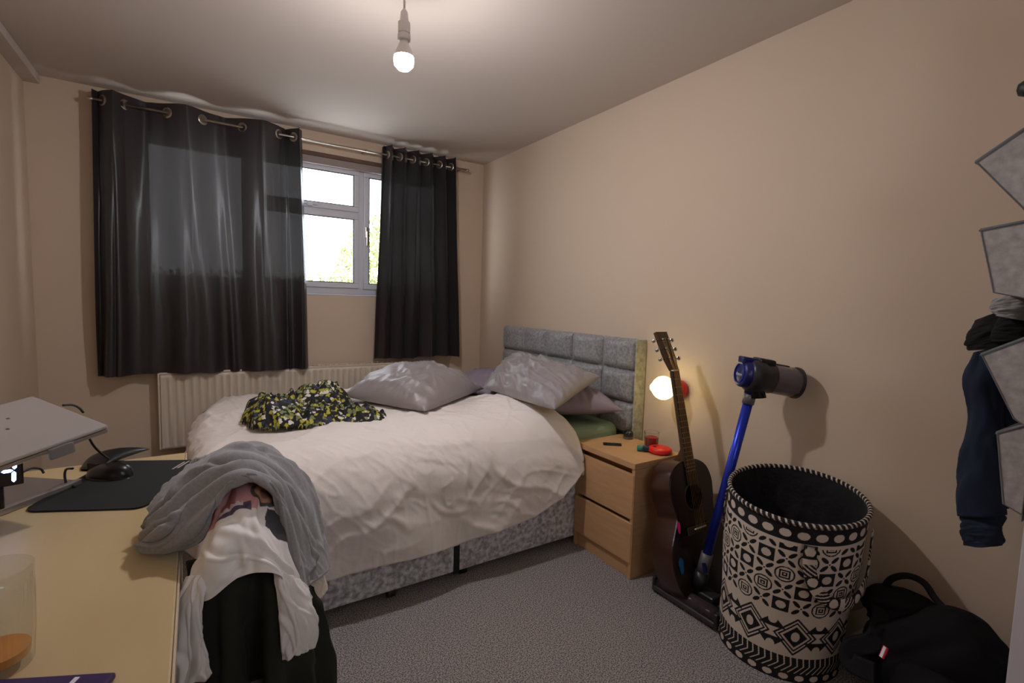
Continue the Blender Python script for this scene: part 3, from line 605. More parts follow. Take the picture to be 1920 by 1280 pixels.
# ------------------------------------------------------------------ laundry basket
bk = empty('laundry_basket', 'round fabric laundry basket with black and white geometric print', 'laundry basket', (-.235, -2.735, 0))
BK0 = np.array([-.235, -2.735, 0.0]); BK1 = np.array([-.259, -2.778, .592]); BR0, BR1 = .200, .214
CW = np.array(lin((214,198,182))); CK = np.array(lin((24,21,25)))
def basket_print(A, h):
    """A angle (rad), h metres from the base along the wall -> colour mask 1 = white"""
    Rr = .207; a = (A % (2*PI))*Rr; circ = 2*PI*Rr
    W = np.ones_like(h)
    # main tile field: tile size
    T = circ/22; x = (a % T)/T-.5; y = ((h-.262) % T)/T-.5; ix = np.floor(a/T).astype(int); iy = np.floor((h-.262)/T).astype(int)
    typ = (ix+iy) % 2; typ2 = ((ix-iy)//2) % 2
    r = np.hypot(x, y); mxy = np.maximum(abs(x), abs(y))
    d1 = (x+y)/1.414; d2 = (x-y)/1.414; leaf = lambda p, q: (((np.abs(p)-.36)/.25)**2+(q/.115)**2) < 1
    petals = leaf(d1, d2) | leaf(d2, d1) | (r < .05)
    sq = (mxy < .42) & (r > .25)
    rings = ((r < .50) & (r > .42)) | ((mxy < .27) & (mxy > .19)) | ((mxy < .12) & (mxy > .05))
    pt = np.where(typ == 0, np.where(typ2 == 0, sq, rings), petals)
    main = (h > .262) & (h < .262+4.4*T); W = np.where(main & pt, 0, W)
    # diamonds
    T2 = circ/9; x2 = (a % T2)/T2-.5; y2 = (h-.178)/.160
    m1 = abs(x2)+abs(y2)*1.0
    dia = (m1 < .26) & ~((x2/.09)**2+(y2/.09*.75)**2 < 1); ring2 = (m1 > .32) & (m1 < .37); ring3 = (m1 > .41) & (m1 < .47)
    xo = (x2+1.0) % 1-.5; m2 = abs(xo)+abs(y2); tri = (m2 < .42) & ~((xo/.1)**2+((abs(y2)-.32)/.12)**2 < 1) & (abs(y2) > .12)
    band = (h > .105) & (h < .250); W = np.where(band & (dia | ring2 | ring3 | tri), 0, W)
    # chevron stripes on black
    ch = (h > .035) & (h <= .095); st = ((a/.020+np.abs(((h-.035)/.06)-.5)*1.6-((h-.035)/.06)*1.2) % 1) < .22
    W = np.where(ch, st*1.0, W)
    # bottom ovals
    T3 = circ/26; x3 = (a % T3)/T3-.5; bt = h <= .035; W = np.where(bt, ((x3/.30)**2+((h-.018)/.011)**2 < 1)*1.0, W)
    # top band ovals, piping
    tb = h >= .535; W = np.where(tb, ((x3/.34)**2+((h-.562)/.014)**2 < 1)*1.0, W)
    W = np.where((h > .526) & (h < .535), 1, W)
    return W
nA, nH = 1100, 330
A = np.linspace(0, 2*PI, nA, endpoint=False); hh = np.linspace(0, .60, nH); AA, HH = np.meshgrid(A, hh, indexing='ij')
def basket_pt(AA, HH, dr=0):
    q = HH/.60; rad_ = BR0+(BR1-BR0)*q+dr+.008*np.sin(q*PI)*0-.004*np.sin(q*PI*2.0)+.004*vnoise(np.cos(AA)*2+9, np.sin(AA)*2+q*2+9, 7, 2)*np.sin(q*PI)
    ctr = BK0+(BK1-BK0)*q[..., None]
    tilt = (.108*np.cos(AA)+.072*np.sin(AA))*rad_*q
    return ctr+np.stack([rad_*np.cos(AA), rad_*np.sin(AA), tilt], -1)
Wm = basket_print(AA, HH); colr = CW*Wm[..., None]+CK*(1-Wm[..., None])
PRINT = mat('printed canvas', (255,255,255), .85, attr='print', bump=(500,.15,.001))
surf('printed_wall', basket_pt(AA, HH)-BK0, PRINT, bk, closed_u=True, col=colr)
LIN = mat('black lining', (27,25,28), .8, bump=(12,.6,.02))
a2 = np.linspace(0, 2*PI, 96, endpoint=False); h2 = np.concatenate([np.linspace(.60,.02,40)]); A2, H2 = np.meshgrid(a2, h2, indexing='ij')
P = basket_pt(A2, H2, -.006-.012*np.abs(vnoise(np.cos(A2)*3+5, np.sin(A2)*3+5+H2*3, 3, 2))*np.clip((.6-H2)*6, 0, 1))
surf('lining', P-BK0, LIN, bk, closed_u=True)
lathe('base_disc', [(0,.006),(.197,.006),(.2,.002),(.197,0),(0,0)], LIN, bk, seg=64)
nR = 1400; ar = np.linspace(0, 2*PI, nR, endpoint=False); ctr = basket_pt(ar, np.full(nR, .602)); sg = 10; PP = []; cc = []
for k in range(sg):
    b_ = 2*PI*k/sg; out = np.stack([np.cos(ar), np.sin(ar), 0*ar], -1); PP.append(ctr+out*(.0075*math.cos(b_))+np.array([0,0,1])*(.0085*math.sin(b_)))
    st = ((ar*72/(2*PI)+k/sg*.9) % 1) < .32; cc.append(np.where(st[:, None], CW, CK))
PP = np.stack(PP, 1); cc = np.stack(cc, 1); PP = np.concatenate([PP, PP[:, :1]], 1); cc = np.concatenate([cc, cc[:, :1]], 1)
surf('bound_rim', PP-BK0, PRINT, bk, closed_u=True, col=cc)
# carrying strap: hangs in a U from the band, on the camera side
def strap(a0, a1, dip, nm):
    n_ = 260; m_ = 28; tt = np.linspace(0, 1, n_)
    ang = a0+(a1-a0)*(.5-.5*np.cos(tt*PI))*1.0; hgt = .54-dip*np.sin(tt*PI)**.7
    c = basket_pt(ang, hgt, .012+.012*np.sin(tt*PI)); tg = np.gradient(c, axis=0); tg /= np.linalg.norm(tg, axis=1, keepdims=True)
    out = np.stack([np.cos(ang), np.sin(ang), 0*ang], -1); sd = np.cross(tg, out); sd /= np.linalg.norm(sd, axis=1, keepdims=True)
    wv = np.linspace(-.019, .019, m_); P = c[:, None]+sd[:, None]*wv[None, :, None]+out[:, None]*(.003*np.cos(wv/.019*PI/2))[None, :, None]
    L_ = np.cumsum(np.r_[0, np.linalg.norm(np.diff(c, axis=0), axis=1)])[:, None]; B_ = wv[None, :]
    ph_ = (L_ % .10)/.10; r_ = np.hypot((L_ % .10)-.02, B_)
    Wk = np.where(ph_ < .42, (r_ < .015)*1.0, np.where(ph_ < .6, 1.0, (((L_+B_) % .016) < .006)*1.0)); Wk = Wk*np.ones_like(B_)
    surf(nm, P-BK0, PRINT, bk, .003, col=CW*Wk[..., None]+CK*(1-Wk[..., None]))
strap(-2.45, -1.25, .21, 'strap'); strap(.9, 1.8, .20, 'strap')

# ------------------------------------------------------------------ pale crumpled bag behind the basket
PL = mat('pale grey plastic', (190,184,178), .5, bump=(14,.5,.01))
ctrl = [[(-0.030,-2.873,0.124),(-0.030,-2.930,0.176),(-0.030,-2.986,0.188),(-0.040,-3.014,0.179)],
        [(-0.080,-2.888,0.098),(-0.090,-2.947,0.157),(-0.090,-3.001,0.179),(-0.080,-3.032,0.166)],
        [(-0.130,-2.913,0.085),(-0.140,-2.974,0.162),(-0.150,-3.026,0.185),(-0.130,-3.044,0.156)],
        [(-0.130,-2.919,0.061),(-0.110,-2.968,0.089),(-0.110,-3.016,0.116),(-0.120,-3.043,0.129)]]
P = grid_from(ctrl, 50, 50); U, V = np.meshgrid(np.linspace(0,1,50), np.linspace(0,1,50), indexing='ij'); P += normals(P)*(.004*vnoise(U*5, V*5, 2, 2))[..., None]
P[..., 2] = np.maximum(P[..., 2], .004)
tag(surf('carrier_bag', P, PL, None, .003), 'pale grey crumpled bag between the basket and the backpack', 'bag')

# ------------------------------------------------------------------ backpack
bpk = empty('backpack', 'slumped black fabric backpack on the floor in the corner', 'backpack', (-.24, -3.14, 0)); BO = np.array([-.24,-3.14,0])
BLK = mat('black nylon', (20,19,21), .85, spec=.25, bump=(25,.4,.006)); BLK2 = mat('black webbing', (25,25,27), .8, spec=.3, bump=(200,.3,.002))
def blob(name, c, r, m, parent, seed, e=2.6, n_=.05, org=BO, flat=0.0, top=None):
    nu, nv = 72, 40; a = np.linspace(0, 2*PI, nu, endpoint=False); b = np.linspace(-PI/2, PI/2, nv); A_, B_ = np.meshgrid(a, b, indexing='ij')
    sp = lambda v: np.sign(v)*np.abs(v)**(2/e)
    X = sp(np.cos(A_))*sp(np.cos(B_)); Y = sp(np.sin(A_))*sp(np.cos(B_)); Z_ = sp(np.sin(B_))
    k = 1+n_*vnoise(X*2+5, Y*2+Z_*3+9, seed, 2)
    P = np.stack([c[0]+r[0]*X*k, c[1]+r[1]*Y*k, c[2]+r[2]*Z_*k], -1)
    if top: P[..., 2] += top(P[..., 0], P[..., 1])*np.clip((P[..., 2]-c[2])/r[2]+.2, 0, 1)
    P[..., 2] = np.maximum(P[..., 2], .003)
    return surf(name, P-np.asarray(org), m, parent, closed_u=True)
blob('pack_body', (-.18,-3.19,.17), (.14,.175,.175), BLK, bpk, 3, 2.8, .08, top=lambda x, y: .022*np.cos((y+3.22)*20))
blob('front_pocket', (-.30,-3.225,.12), (.09,.125,.13), BLK, bpk, 6, 2.6, .12)
blob('top_flap', (-.14,-3.085,.275), (.08,.11,.07), BLK, bpk, 8, 2.5, .12)
hp = [(-0.140,-3.016,0.326),(-0.140,-3.037,0.374),(-0.140,-3.078,0.405),(-0.140,-3.119,0.403),(-0.140,-3.148,0.370),(-0.150,-3.175,0.354)]
V, F = tube_geo(catmull(np.array(hp), 40)-BO, .010, 10); mobj('grab_handle', V, F, BLK2, bpk)
sp_ = [(-0.160,-3.009,0.319),(-0.220,-3.048,0.280),(-0.300,-3.060,0.236),(-0.340,-3.021,0.201),(-0.360,-3.026,0.168),(-0.380,-3.094,0.185)]
P = catmull(np.array(sp_), 60); tg = np.gradient(P, axis=0); tg /= np.linalg.norm(tg, axis=1, keepdims=True); sd = np.cross(tg, [-.8,-.4,.3]); sd /= np.linalg.norm(sd, axis=1, keepdims=True)
G = P[:, None]+sd[:, None]*np.linspace(-.028,.028,8)[None, :, None]; G[..., 2] = np.maximum(G[..., 2], .012); surf('shoulder_strap', G-BO, BLK2, bpk, .012)
q0 = Vector((-0.430,-3.125,0.291)); mtag = Matrix.Translation(q0-Vector(BO)) @ Matrix.Rotation(-2.2, 4, 'Z') @ Matrix.Rotation(PI/2-.4, 4, 'X') @ Matrix.Rotation(.12, 4, 'Z')
bm = bmesh.new(); bbox(bm, (-.008,-.016,-.004), (.008,.016,.0), 0, mtag); tg_ = bobj('side_tag', bm, mat('tag red', (190,20,40), .6), bpk)
bm = bmesh.new(); bbox(bm, (-.0045,-.0155,-.001), (.0045,.0155,.0012), 0, mtag); bobj('tag_stripe', bm, mat('tag white', (232,228,228), .6), tg_)

# ------------------------------------------------------------------ open door edge-on at the right, with organiser and clothes
door = struct(bpy.data.objects.new('door_1', None)); C.objects.link(door)
box('door_leaf', (-.5, -3.408, .01), (-.02, -3.378, 2.0), mat('white door paint', (206,200,204), .5), door, .002)
for z in (.25, 1.75): box('hinge', (-.03, -3.376, z), (-.012, -3.368, z+.08), STEEL, door, .001)
org = empty('hanging_organiser', 'grey fabric hanging organiser with dark trimmed pockets at far right', 'organiser', (-.35, -3.37, .8)); OG = np.array([-.35,-3.37,.8])
FELT = mat('grey felt', (174,165,160), .9, noise=(60,.2,(146,138,134)), bump=(80,.3,.003)); TRIMG = mat('dark grey binding', (104,104,106), .8)
bm = bmesh.new(); bbox(bm, (-.49-OG[0], -.002, -.02), (-.20-OG[0], .001, .95)); bobj('back_sheet', bm, FELT, org)
def pocket(outer, innertop, low, innerlow):
    prof_ = [innertop, outer, low, innerlow]                      # (y, z) outline, open at the top
    x0, x1 = -.495, -.205; bm = bmesh.new(); t = .004
    Lv = [bm.verts.new((x0-OG[0], y-OG[1], z-OG[2])) for y, z in prof_]; Rv = [bm.verts.new((x1-OG[0], y-OG[1], z-OG[2])) for y, z in prof_]
    bm.faces.new(Lv); bm.faces.new(Rv[::-1]); bm.faces.new((Lv[1], Rv[1], Rv[2], Lv[2])); bm.faces.new((Lv[2], Rv[2], Rv[3], Lv[3]))
    o = bobj('pocket', bm, FELT, org); sm = o.modifiers.new('t', 'SOLIDIFY'); sm.thickness = t; sm.offset = 0
    q = [(x0-.002, innertop), (x0-.002, outer), (x1, outer)]
    V, F = tube_geo([(x-OG[0], y-OG[1], z-OG[2]) for x, (y, z) in q], .0045, 4); mobj('binding', V, F, TRIMG, o, False)
    q = [(x0-.002, outer), (x0-.002, low), (x0-.002, innerlow)]
    V, F = tube_geo([(x-OG[0], y-OG[1], z-OG[2]) for x, (y, z) in q], .0018, 4); mobj('binding', V, F, TRIMG, o, False)
pocket((-3.236,1.593), (-3.372,1.69), (-3.322,1.475), (-3.372,1.40))
pocket((-3.256,1.434), (-3.372,1.452), (-3.289,1.291), (-3.372,1.27))
pocket((-3.280,1.147), (-3.372,1.205), (-3.344,1.010), (-3.372,.99))
pocket((-3.320,.971), (-3.372,1.005), (-3.342,.813), (-3.372,.80))
hk = (-0.500,-3.304,1.735)
hkk = empty('door_hook', 'dark round hook knob at the right edge, above the organiser', 'hook', (hk[0]+.03, -3.378, hk[2]-.0))
tube('shank', [(0,0,0),(-.02,hk[1]+3.378,0)], .008, BLACKP, hkk, 10); lathe('knob', [(0,-.014),(.013,-.01),(.018,0),(.013,.01),(0,.014)], BLACKP, hkk, (-.025,hk[1]+3.378,0), (0,1,0), 20)
NAVY = mat('navy sweatshirt jersey', (28,38,58), .9, bump=(30,.3,.004)); BLKJ = mat('black knit', (24,20,21), .95, bump=(40,.4,.004)); SHIRT = mat('grey checked shirt', (150,148,146), .85, bump=(20,.4,.005))
hd2 = empty('hoodie', 'navy sweatshirt hanging sleeve down behind the organiser', 'sweatshirt', (-0.120,-3.206,1.087)); HO = np.array(hd2.location)
def sleeve(name, cl, cr, x, m, parent, seed, depth=.05, org=None, n_=(60, 40)):
    """closed flattened tube between a left and a right outline given as world points"""
    Lf = catmull(np.array(cl), n_[0]); Rt = catmull(np.array(cr), n_[0]); a = np.linspace(0, 2*PI, n_[1], endpoint=False)
    ctr = (Lf+Rt)/2; hw = (Rt-Lf)/2; hl_ = np.linalg.norm(hw, axis=1, keepdims=True)
    nrm = np.cross(hw/hl_, [0,0,1.0]); nrm /= np.linalg.norm(nrm, axis=1, keepdims=True)
    P = ctr[:, None]+hw[:, None]*np.cos(a)[None, :, None]+nrm[:, None]*(np.sin(a)*1.0)[None, :, None]*np.minimum(depth, hl_[:, None]*.9)
    AA_, II = np.meshgrid(a, np.linspace(0, 1, n_[0]))
    d = .006*vnoise(np.cos(AA_)*1.5+4, np.sin(AA_)*1.5+II*6, seed, 3)
    P += (P-ctr[:, None])/np.maximum(np.linalg.norm(P-ctr[:, None], axis=-1, keepdims=True), 1e-6)*d[..., None]
    P = np.concatenate([np.repeat(ctr[:1, None], n_[1], 1), P, np.repeat(ctr[-1:, None], n_[1], 1)], 0)
    P = P.transpose(1, 0, 2)
    return surf(name, P-(HO if org is None else org), m, parent, closed_u=True)
sleeve('sleeve', [(-0.140,-3.180,1.131),(-0.140,-3.162,1.051),(-0.140,-3.182,0.944),(-0.140,-3.172,0.830),(-0.140,-3.171,0.732),(-0.140,-3.182,0.646)],
       [(-0.140,-3.206,1.142),(-0.140,-3.244,1.078),(-0.140,-3.253,0.959),(-0.140,-3.264,0.855),(-0.140,-3.274,0.751),(-0.140,-3.280,0.685)], 0, NAVY, hd2, 3, .04)
sleeve('cuff', [(-0.140,-3.186,0.656),(-0.140,-3.192,0.609),(-0.140,-3.197,0.562)], [(-0.140,-3.276,0.691),(-0.140,-3.278,0.645),(-0.140,-3.281,0.597)], 0, NAVY, hd2, 5, .03)
sleeve('torso', [(-0.090,-3.193,1.162),(-0.090,-3.206,1.070),(-0.090,-3.224,0.916),(-0.090,-3.238,0.761),(-0.090,-3.245,0.668)],
       [(-0.090,-3.285,1.170),(-0.090,-3.297,1.083),(-0.090,-3.298,0.933),(-0.090,-3.305,0.783),(-0.090,-3.285,0.699)], 0, NAVY, hd2, 7, .045)
jk = empty('jumper', 'black jumper bundled on top of the navy sweatshirt', 'jumper', (-0.250,-3.238,1.198)); JO = np.array(jk.location)
sleeve('jumper_roll', [(-0.250,-3.206,1.225),(-0.250,-3.186,1.165),(-0.250,-3.196,1.141)], [(-0.250,-3.306,1.270),(-0.250,-3.315,1.216),(-0.250,-3.310,1.162)], 0, BLKJ, jk, 11, .06, JO)
sleeve('jumper_fold', [(-0.300,-3.265,1.241),(-0.300,-3.250,1.210),(-0.300,-3.253,1.172)], [(-0.300,-3.330,1.263),(-0.300,-3.333,1.217),(-0.300,-3.327,1.178)], 0, BLKJ, jk, 12, .05, JO)
sh = empty('shirt', 'crumpled pale grey shirt tucked above the black jumper', 'shirt', (-0.360,-3.281,1.267)); SO = np.array(sh.location)
sleeve('shirt_roll', [(-0.360,-3.258,1.277),(-0.360,-3.255,1.253),(-0.360,-3.269,1.238)], [(-0.360,-3.324,1.299),(-0.360,-3.327,1.262),(-0.360,-3.312,1.229)], 0, SHIRT, sh, 15, .04, SO)
tube('wall_hook', [(.06+ .05,0,.05),(.02,.0,.05),(.0,0,.02)], .006, STEEL, hd2, 8)

# ------------------------------------------------------------------ desk and things on it
desk = empty('desk', 'light birch desk along the left wall', 'desk', (-2.41, -2.5, 0)); DO = Vector(desk.location)
def dl(p): return tuple(Vector(p)-DO)
box('desk_top', dl((XL+.004, -3.28, .706)), dl((-2.066, -1.79, .73)), BIRCH, desk, .003)
box('edge_band', dl((-2.0655, -3.28, .707)), dl((-2.062, -1.79, .729)), BIRCH_EDGE, desk, .001)
for x in (XL+.03, -2.12):
    for y in (-3.24, -1.86): box('leg', dl((x, y-.02, 0)), dl((x+.04, y+.02, .706)), BIRCH_EDGE, desk, .003)
MATB = mat('black cloth mat', (28,27,28), .85, bump=(300,.2,.001))
c0 = Vector((-2.372,-2.135,0)); e1 = Vector((.232,-.108,0)); e2 = Vector((.118,.335,0)); rr = .03
pts = []
for cc_, (sa, sb) in (((0,0),(1,1)), ((1,0),(-1,1)), ((1,1),(-1,-1)), ((0,1),(1,-1))):
    n1, n2 = e1.normalized(), e2.normalized(); k = c0+e1*cc_[0]+e2*cc_[1]+n1*rr*sa+n2*rr*sb
    a0_ = {(0,0):PI,(1,0):1.5*PI,(1,1):0,(0,1):.5*PI}[cc_]
    for i in range(7): a = a0_+PI/2*i/6; pts.append(k+n1*rr*math.cos(a)+n2*rr*math.sin(a))
V = [(p.x, p.y, .7305) for p in pts]+[(p.x, p.y, .7345) for p in pts]; n = len(pts); F = [tuple(range(n))[::-1], tuple(range(n, 2*n))]+[(i, (i+1)%n, n+(i+1)%n, n+i) for i in range(n)]
mm = mobj('mouse_mat', V, F, MATB, None, False); tag(mm, 'black mouse mat with rounded corners on the desk', 'mouse mat')
bm = bmesh.new()
for i in range(2):
    p = Vector((-2.080,-1.939,0.735))+Vector((.012*i,.004*i,0)); d_ = Vector((.028,.058,0)); n_ = Vector((.0025,-.0012,0))
    q = [p-d_*.5-n_, p-d_*.5+n_, p+d_*.5+n_, p+d_*.5-n_]; vs = [bm.verts.new((v.x, v.y, .7349)) for v in q]; bm.faces.new(vs)
bobj('printed_mark', bm, mat('pale print', (170,160,150), .6), mm)
mo = empty('computer_mouse', 'black computer mouse on the mouse mat', 'mouse', (-2.235,-1.959,0.735), (0,0,-.62))
a = np.linspace(0, 2*PI, 40, endpoint=False); b = np.linspace(0, PI/2, 14); A_, B_ = np.meshgrid(a, b, indexing='ij')
P = np.stack([.062*np.cos(A_)*np.cos(B_)**.6, .033*np.sin(A_)*np.cos(B_)**.6*(1+.12*np.cos(A_)), .036*np.sin(B_)*(1+.25*np.cos(A_)*np.cos(B_))], -1); P = np.concatenate([P[:, :1]*[1,1,0], P], 1)
surf('shell', P, mat('black satin plastic', (24,23,25), .3), mo, closed_u=True)
box('scroll_wheel', (-.045,-.004,.022), (-.028,.004,.034), BLACKP, mo, .003)
box('button_split', (-.062,-.0006,.012), (-.02,.0006,.0335), SEAL, mo, 0)
cs = empty('glasses_case', 'curved black case behind the mouse at desk corner', 'case', (-2.234,-1.788,0.731), (0,0,.95))
a = np.linspace(0, 1, 30); P = []
for k in a:
    x = -.10+.20*k; wd = .045*math.sin(PI*(.12+.80*k))**.7; hgt = .006+.022*math.sin(PI*k)**.8
    P.append([(x, wd*math.cos(q)+.02*math.sin(PI*k), hgt*.5+hgt*.5*math.sin(q)) for q in np.linspace(0, 2*PI, 17)])
surf('case_shell', np.array(P), mat('black leather', (20,19,21), .4, bump=(120,.2,.002)), cs)
# laptop on stand
ALU = mat('aluminium', (168,162,160), .38, metal=.75); 
stn = empty('laptop_stand', 'silver laptop stand with flat base on the desk', 'laptop stand', (-2.42,-2.06,.73)); SN = Vector(stn.location)
R0 = Vector((-2.205,-2.195,.928)); Bk = Vector((-2.375,-1.965,.968)); ex = (Bk-R0); ex_n = ex.normalized(); ey = Vector((-.16,-.09,-.03)).normalized(); ez = ex_n.cross(ey).normalized(); ey = ez.cross(ex_n)
if ez.z < 0: ez = -ez
lm = Matrix((ex_n, ey, ez)).transposed().to_4x4(); lm.translation = R0
lap = empty('laptop', 'closed silver laptop raised on the stand, at left edge', 'laptop', R0); li = Matrix.Translation(-R0) @ lm
Lx, Ly = .295, .23
ALU_L = mat('silver lid', (176,170,168), .4, metal=.2, noise=(5,.3,(170,164,162)))
box('lid', (0,0,-.008), (Lx,Ly,0), ALU_L, lap, .003, mtx=li); box('base', (.001,.001,-.019), (Lx-.001,Ly-.001,-.0095), ALU, lap, .003, mtx=li)
for (sx_, sy_) in ((.20,.09),(.145,.115),(.11,.16),(.17,.17)):
    bm = bmesh.new(); bbox(bm, (sx_-.004, sy_-.0025, .0), (sx_+.004, sy_+.0025, .0006), 0, li); bobj('lid_mark', bm, mat('smudge', (92,88,90), .5) if sx_ == .20 else bpy.data.materials['smudge'], lap)
# stand base plate + arms
bR = Vector((-2.290,-1.983,0.745)); b1 = Vector((-.595,.80,0)); b2 = Vector((-.80,-.595,0))
sm_ = Matrix((b1, b2, Vector((0,0,1)))).transposed().to_4x4(); sm_.translation = bR-SN
GB = mat('stand plate', (150,146,148), .22, metal=.7)
b2 = (Vector((-2.405,-2.134,0.745))-bR).normalized(); b1 = Vector((b2.y, -b2.x, 0)); b1 = b1 if b1.y > 0 else -b1
sm_ = Matrix((b2, b1, Vector((0,0,-1)))).transposed().to_4x4(); sm_ = Matrix((b2, b1, Vector((0,0,1)))).transposed().to_4x4(); sm_.translation = bR-SN
box('base_plate', (0,0,-.012), (.28,.16,-.002), GB, stn, .003, mtx=sm_); box('base_rail', (0,-.004,-.014), (.28,.008,.002), ALU, stn, .003, mtx=sm_)
pa = lambda x, y, z: tuple((li @ Vector((x, y, z)))+R0-SN)
for yy in (.04, .19):
    q = [pa(.28,yy+.02,-.028), pa(.10,yy+.02,-.028)]; tube('support_arm', q, .006, ALU, stn, 8)
box('support_tray', (.10,.05,-.030), (Lx-.02,Ly-.0,-.021), ALU, stn, .003, mtx=Matrix.Translation(-SN) @ lm)
box('lip', (-.004,.07,-.034), (.006,.115,-.008), mat('grey rubber lip', (120,120,124), .5), stn, .003, mtx=Matrix.Translation(-SN) @ lm)
q0_ = Vector(pa(.20,.25,-.028)); tube('riser', [q0_, tuple(sm_ @ Vector((.22,.12,-.002)))], .012, ALU, stn, 12); tube('riser', [pa(.10,.25,-.028), tuple(sm_ @ Vector((.24,.05,-.002)))], .012, ALU, stn, 12)
CAB = mat('black cable', (34,31,30), .5)
def cable(pts, label, r=.0028): return tag(tube('cable', pts, r, CAB, None, 8, 30), label, 'cable', 'cables on the desk')
cable([(-2.310,-2.030,0.952),(-2.298,-2.000,0.946),(-2.290,-1.970,0.932),(-2.285,-1.950,0.915)], 'short black cable end poking above the laptop back edge')
cable([(-2.254,-2.100,0.881),(-2.252,-2.050,0.846),(-2.247,-2.000,0.815),(-2.245,-1.950,0.792),(-2.253,-1.792,0.735)], 'black cable dropping from the laptop to the black case')
cable([(-2.291,-2.068,0.800),(-2.309,-2.035,0.790),(-2.317,-2.008,0.765),(-2.318,-1.981,0.738),(-2.297,-2.018,0.738)], 'hooked black cable rising from the stand rail')
cable([(-2.393,-2.020,0.791),(-2.380,-2.000,0.794),(-2.367,-1.980,0.784),(-2.361,-1.980,0.772)], 'looped black cable behind the digital clock')
# digital clock
ck_ = empty('digital_clock', 'small black digital clock with blue-white digits under the laptop', 'clock')
cc0 = Vector((-2.383,-2.140,0.830)); vdir = Vector((-2.0285,-3.6351,0))-Vector((cc0.x,cc0.y,0)); vdir.normalize(); cxr = Vector((-vdir.y, vdir.x, 0)); 
if cxr.x < 0: cxr = -cxr
cm = Matrix((cxr, Vector((0,0,1)), cxr.cross(Vector((0,0,1))))).transposed().to_4x4(); cm.translation = Vector((cc0.x, cc0.y, cc0.z)); ck_.matrix_world = cm
box('clock_case', (-.15,-.034,-.022), (.020,.036,-.004), mat('black clock face', (16,17,26), .2), ck_, .003)
tube('clock_foot', [(-.02,-.03,-.012),(-.02,-(cc0.z-.747),-.012)], .008, BLACKP, ck_, 10); tube('clock_foot', [(-.12,-.03,-.012),(-.12,-(cc0.z-.747),-.012)], .008, BLACKP, ck_, 10)
SEG = mat('lit segment', (200,220,255), emit=((150,190,255), 5.0))
def seg(x0, y0, x1, y1):
    p0, p1 = Vector((x0,y0,0)), Vector((x1,y1,0)); d_ = (p1-p0).normalized(); n_ = Vector((-d_.y,d_.x,0)); w_ = .0035; e_ = .004
    q = [p0-d_*0, p0+d_*e_+n_*w_, p1-d_*e_+n_*w_, p1, p1-d_*e_-n_*w_, p0+d_*e_-n_*w_]
    V = [(v.x, v.y, -.0038) for v in q]+[(v.x, v.y, -.0030) for v in q]; F = [tuple(range(6)), tuple(range(6, 12))]+[(i, (i+1)%6, 6+(i+1)%6, 6+i) for i in range(6)]
    mobj('digit_segment', V, F, SEG, ck_, False)
for ox in (0, -.040): 
    seg(-.018+ox,.003,-.017+ox,.026); seg(-.015+ox,.001,.004+ox,.001) if ox == 0 else None; seg(.006+ox,.003,.008+ox,.028) if ox == 0 else None; seg(.005+ox,-.001,.004+ox,-.026) if ox == 0 else seg(-.003,-.002,-.004,-.024)if False else None
seg(-.028,.003,-.027,.026); seg(-.030,-.026,-.029,-.002); seg(-.048,.001,-.032,.001)
# tumbler
gl = empty('tumbler', 'clear ribbed glass tumbler with orange drink dregs, near desk corner', 'glass', (-2.262, -2.752, .73))
def ribbed(prof, seg=144, n_=36, am=.018, lo=.0):
    V = []; F = []; n = len(prof)
    for r, h in prof:
        for k in range(seg): a = 2*PI*k/seg; q = r*(1+(am*math.cos(a*n_) if r > .03 and h < .112 else 0)); V.append((q*math.cos(a), q*math.sin(a), h))
    for i in range(n-1):
        for k in range(seg): F.append((i*seg+k, i*seg+(k+1)%seg, (i+1)*seg+(k+1)%seg, (i+1)*seg+k))
    return V, F
V, F = ribbed([(.0001,0),(.034,0),(.037,.004),(.040,.05),(.041,.10),(.0415,.115),(.042,.138)]); V2, F2 = ribbed([(.040,.138),(.0393,.115),(.0385,.10),(.0375,.05),(.034,.014),(.0001,.012)], am=0)
k = len(V); F3 = [(k-144+i, k-144+(i+1)%144, k+(i+1)%144, k+i) for i in range(144)]
gbd = mobj('glass_body', V+V2, F+F3+[tuple(q+k for q in f) for f in F2], CLEAR_T, gl); bm = bmesh.new(); bm.from_mesh(gbd.data); bmesh.ops.remove_doubles(bm, verts=bm.verts, dist=1e-4); bmesh.ops.recalc_face_normals(bm, faces=bm.faces); bm.to_mesh(gbd.data); bm.free()
lathe('orange_drink', [(0,.0125),(.0338,.0145),(.0350,.026),(0,.026)], mat('orange juice', (224,150,70), .2, trans=.3), gl, seg=48)
pbx = empty('phone', 'purple edged phone lying at the bottom left of the desk', 'phone', (-2.209, -2.852, .731), (0,0,-.45))
box('case', (-.075,-.037,0), (.075,.037,.009), mat('purple case', (62,44,88), .35), pbx, .004, seg=3); box('white_mark', (.03,-.03,.009), (.036,.03,.0096), mat('white mark', (220,214,224), .5), pbx, 0); box('camera_patch', (.056,-.03,.009), (.07,.0,.0105), mat('tan patch', (206,170,130), .5), pbx, .001)

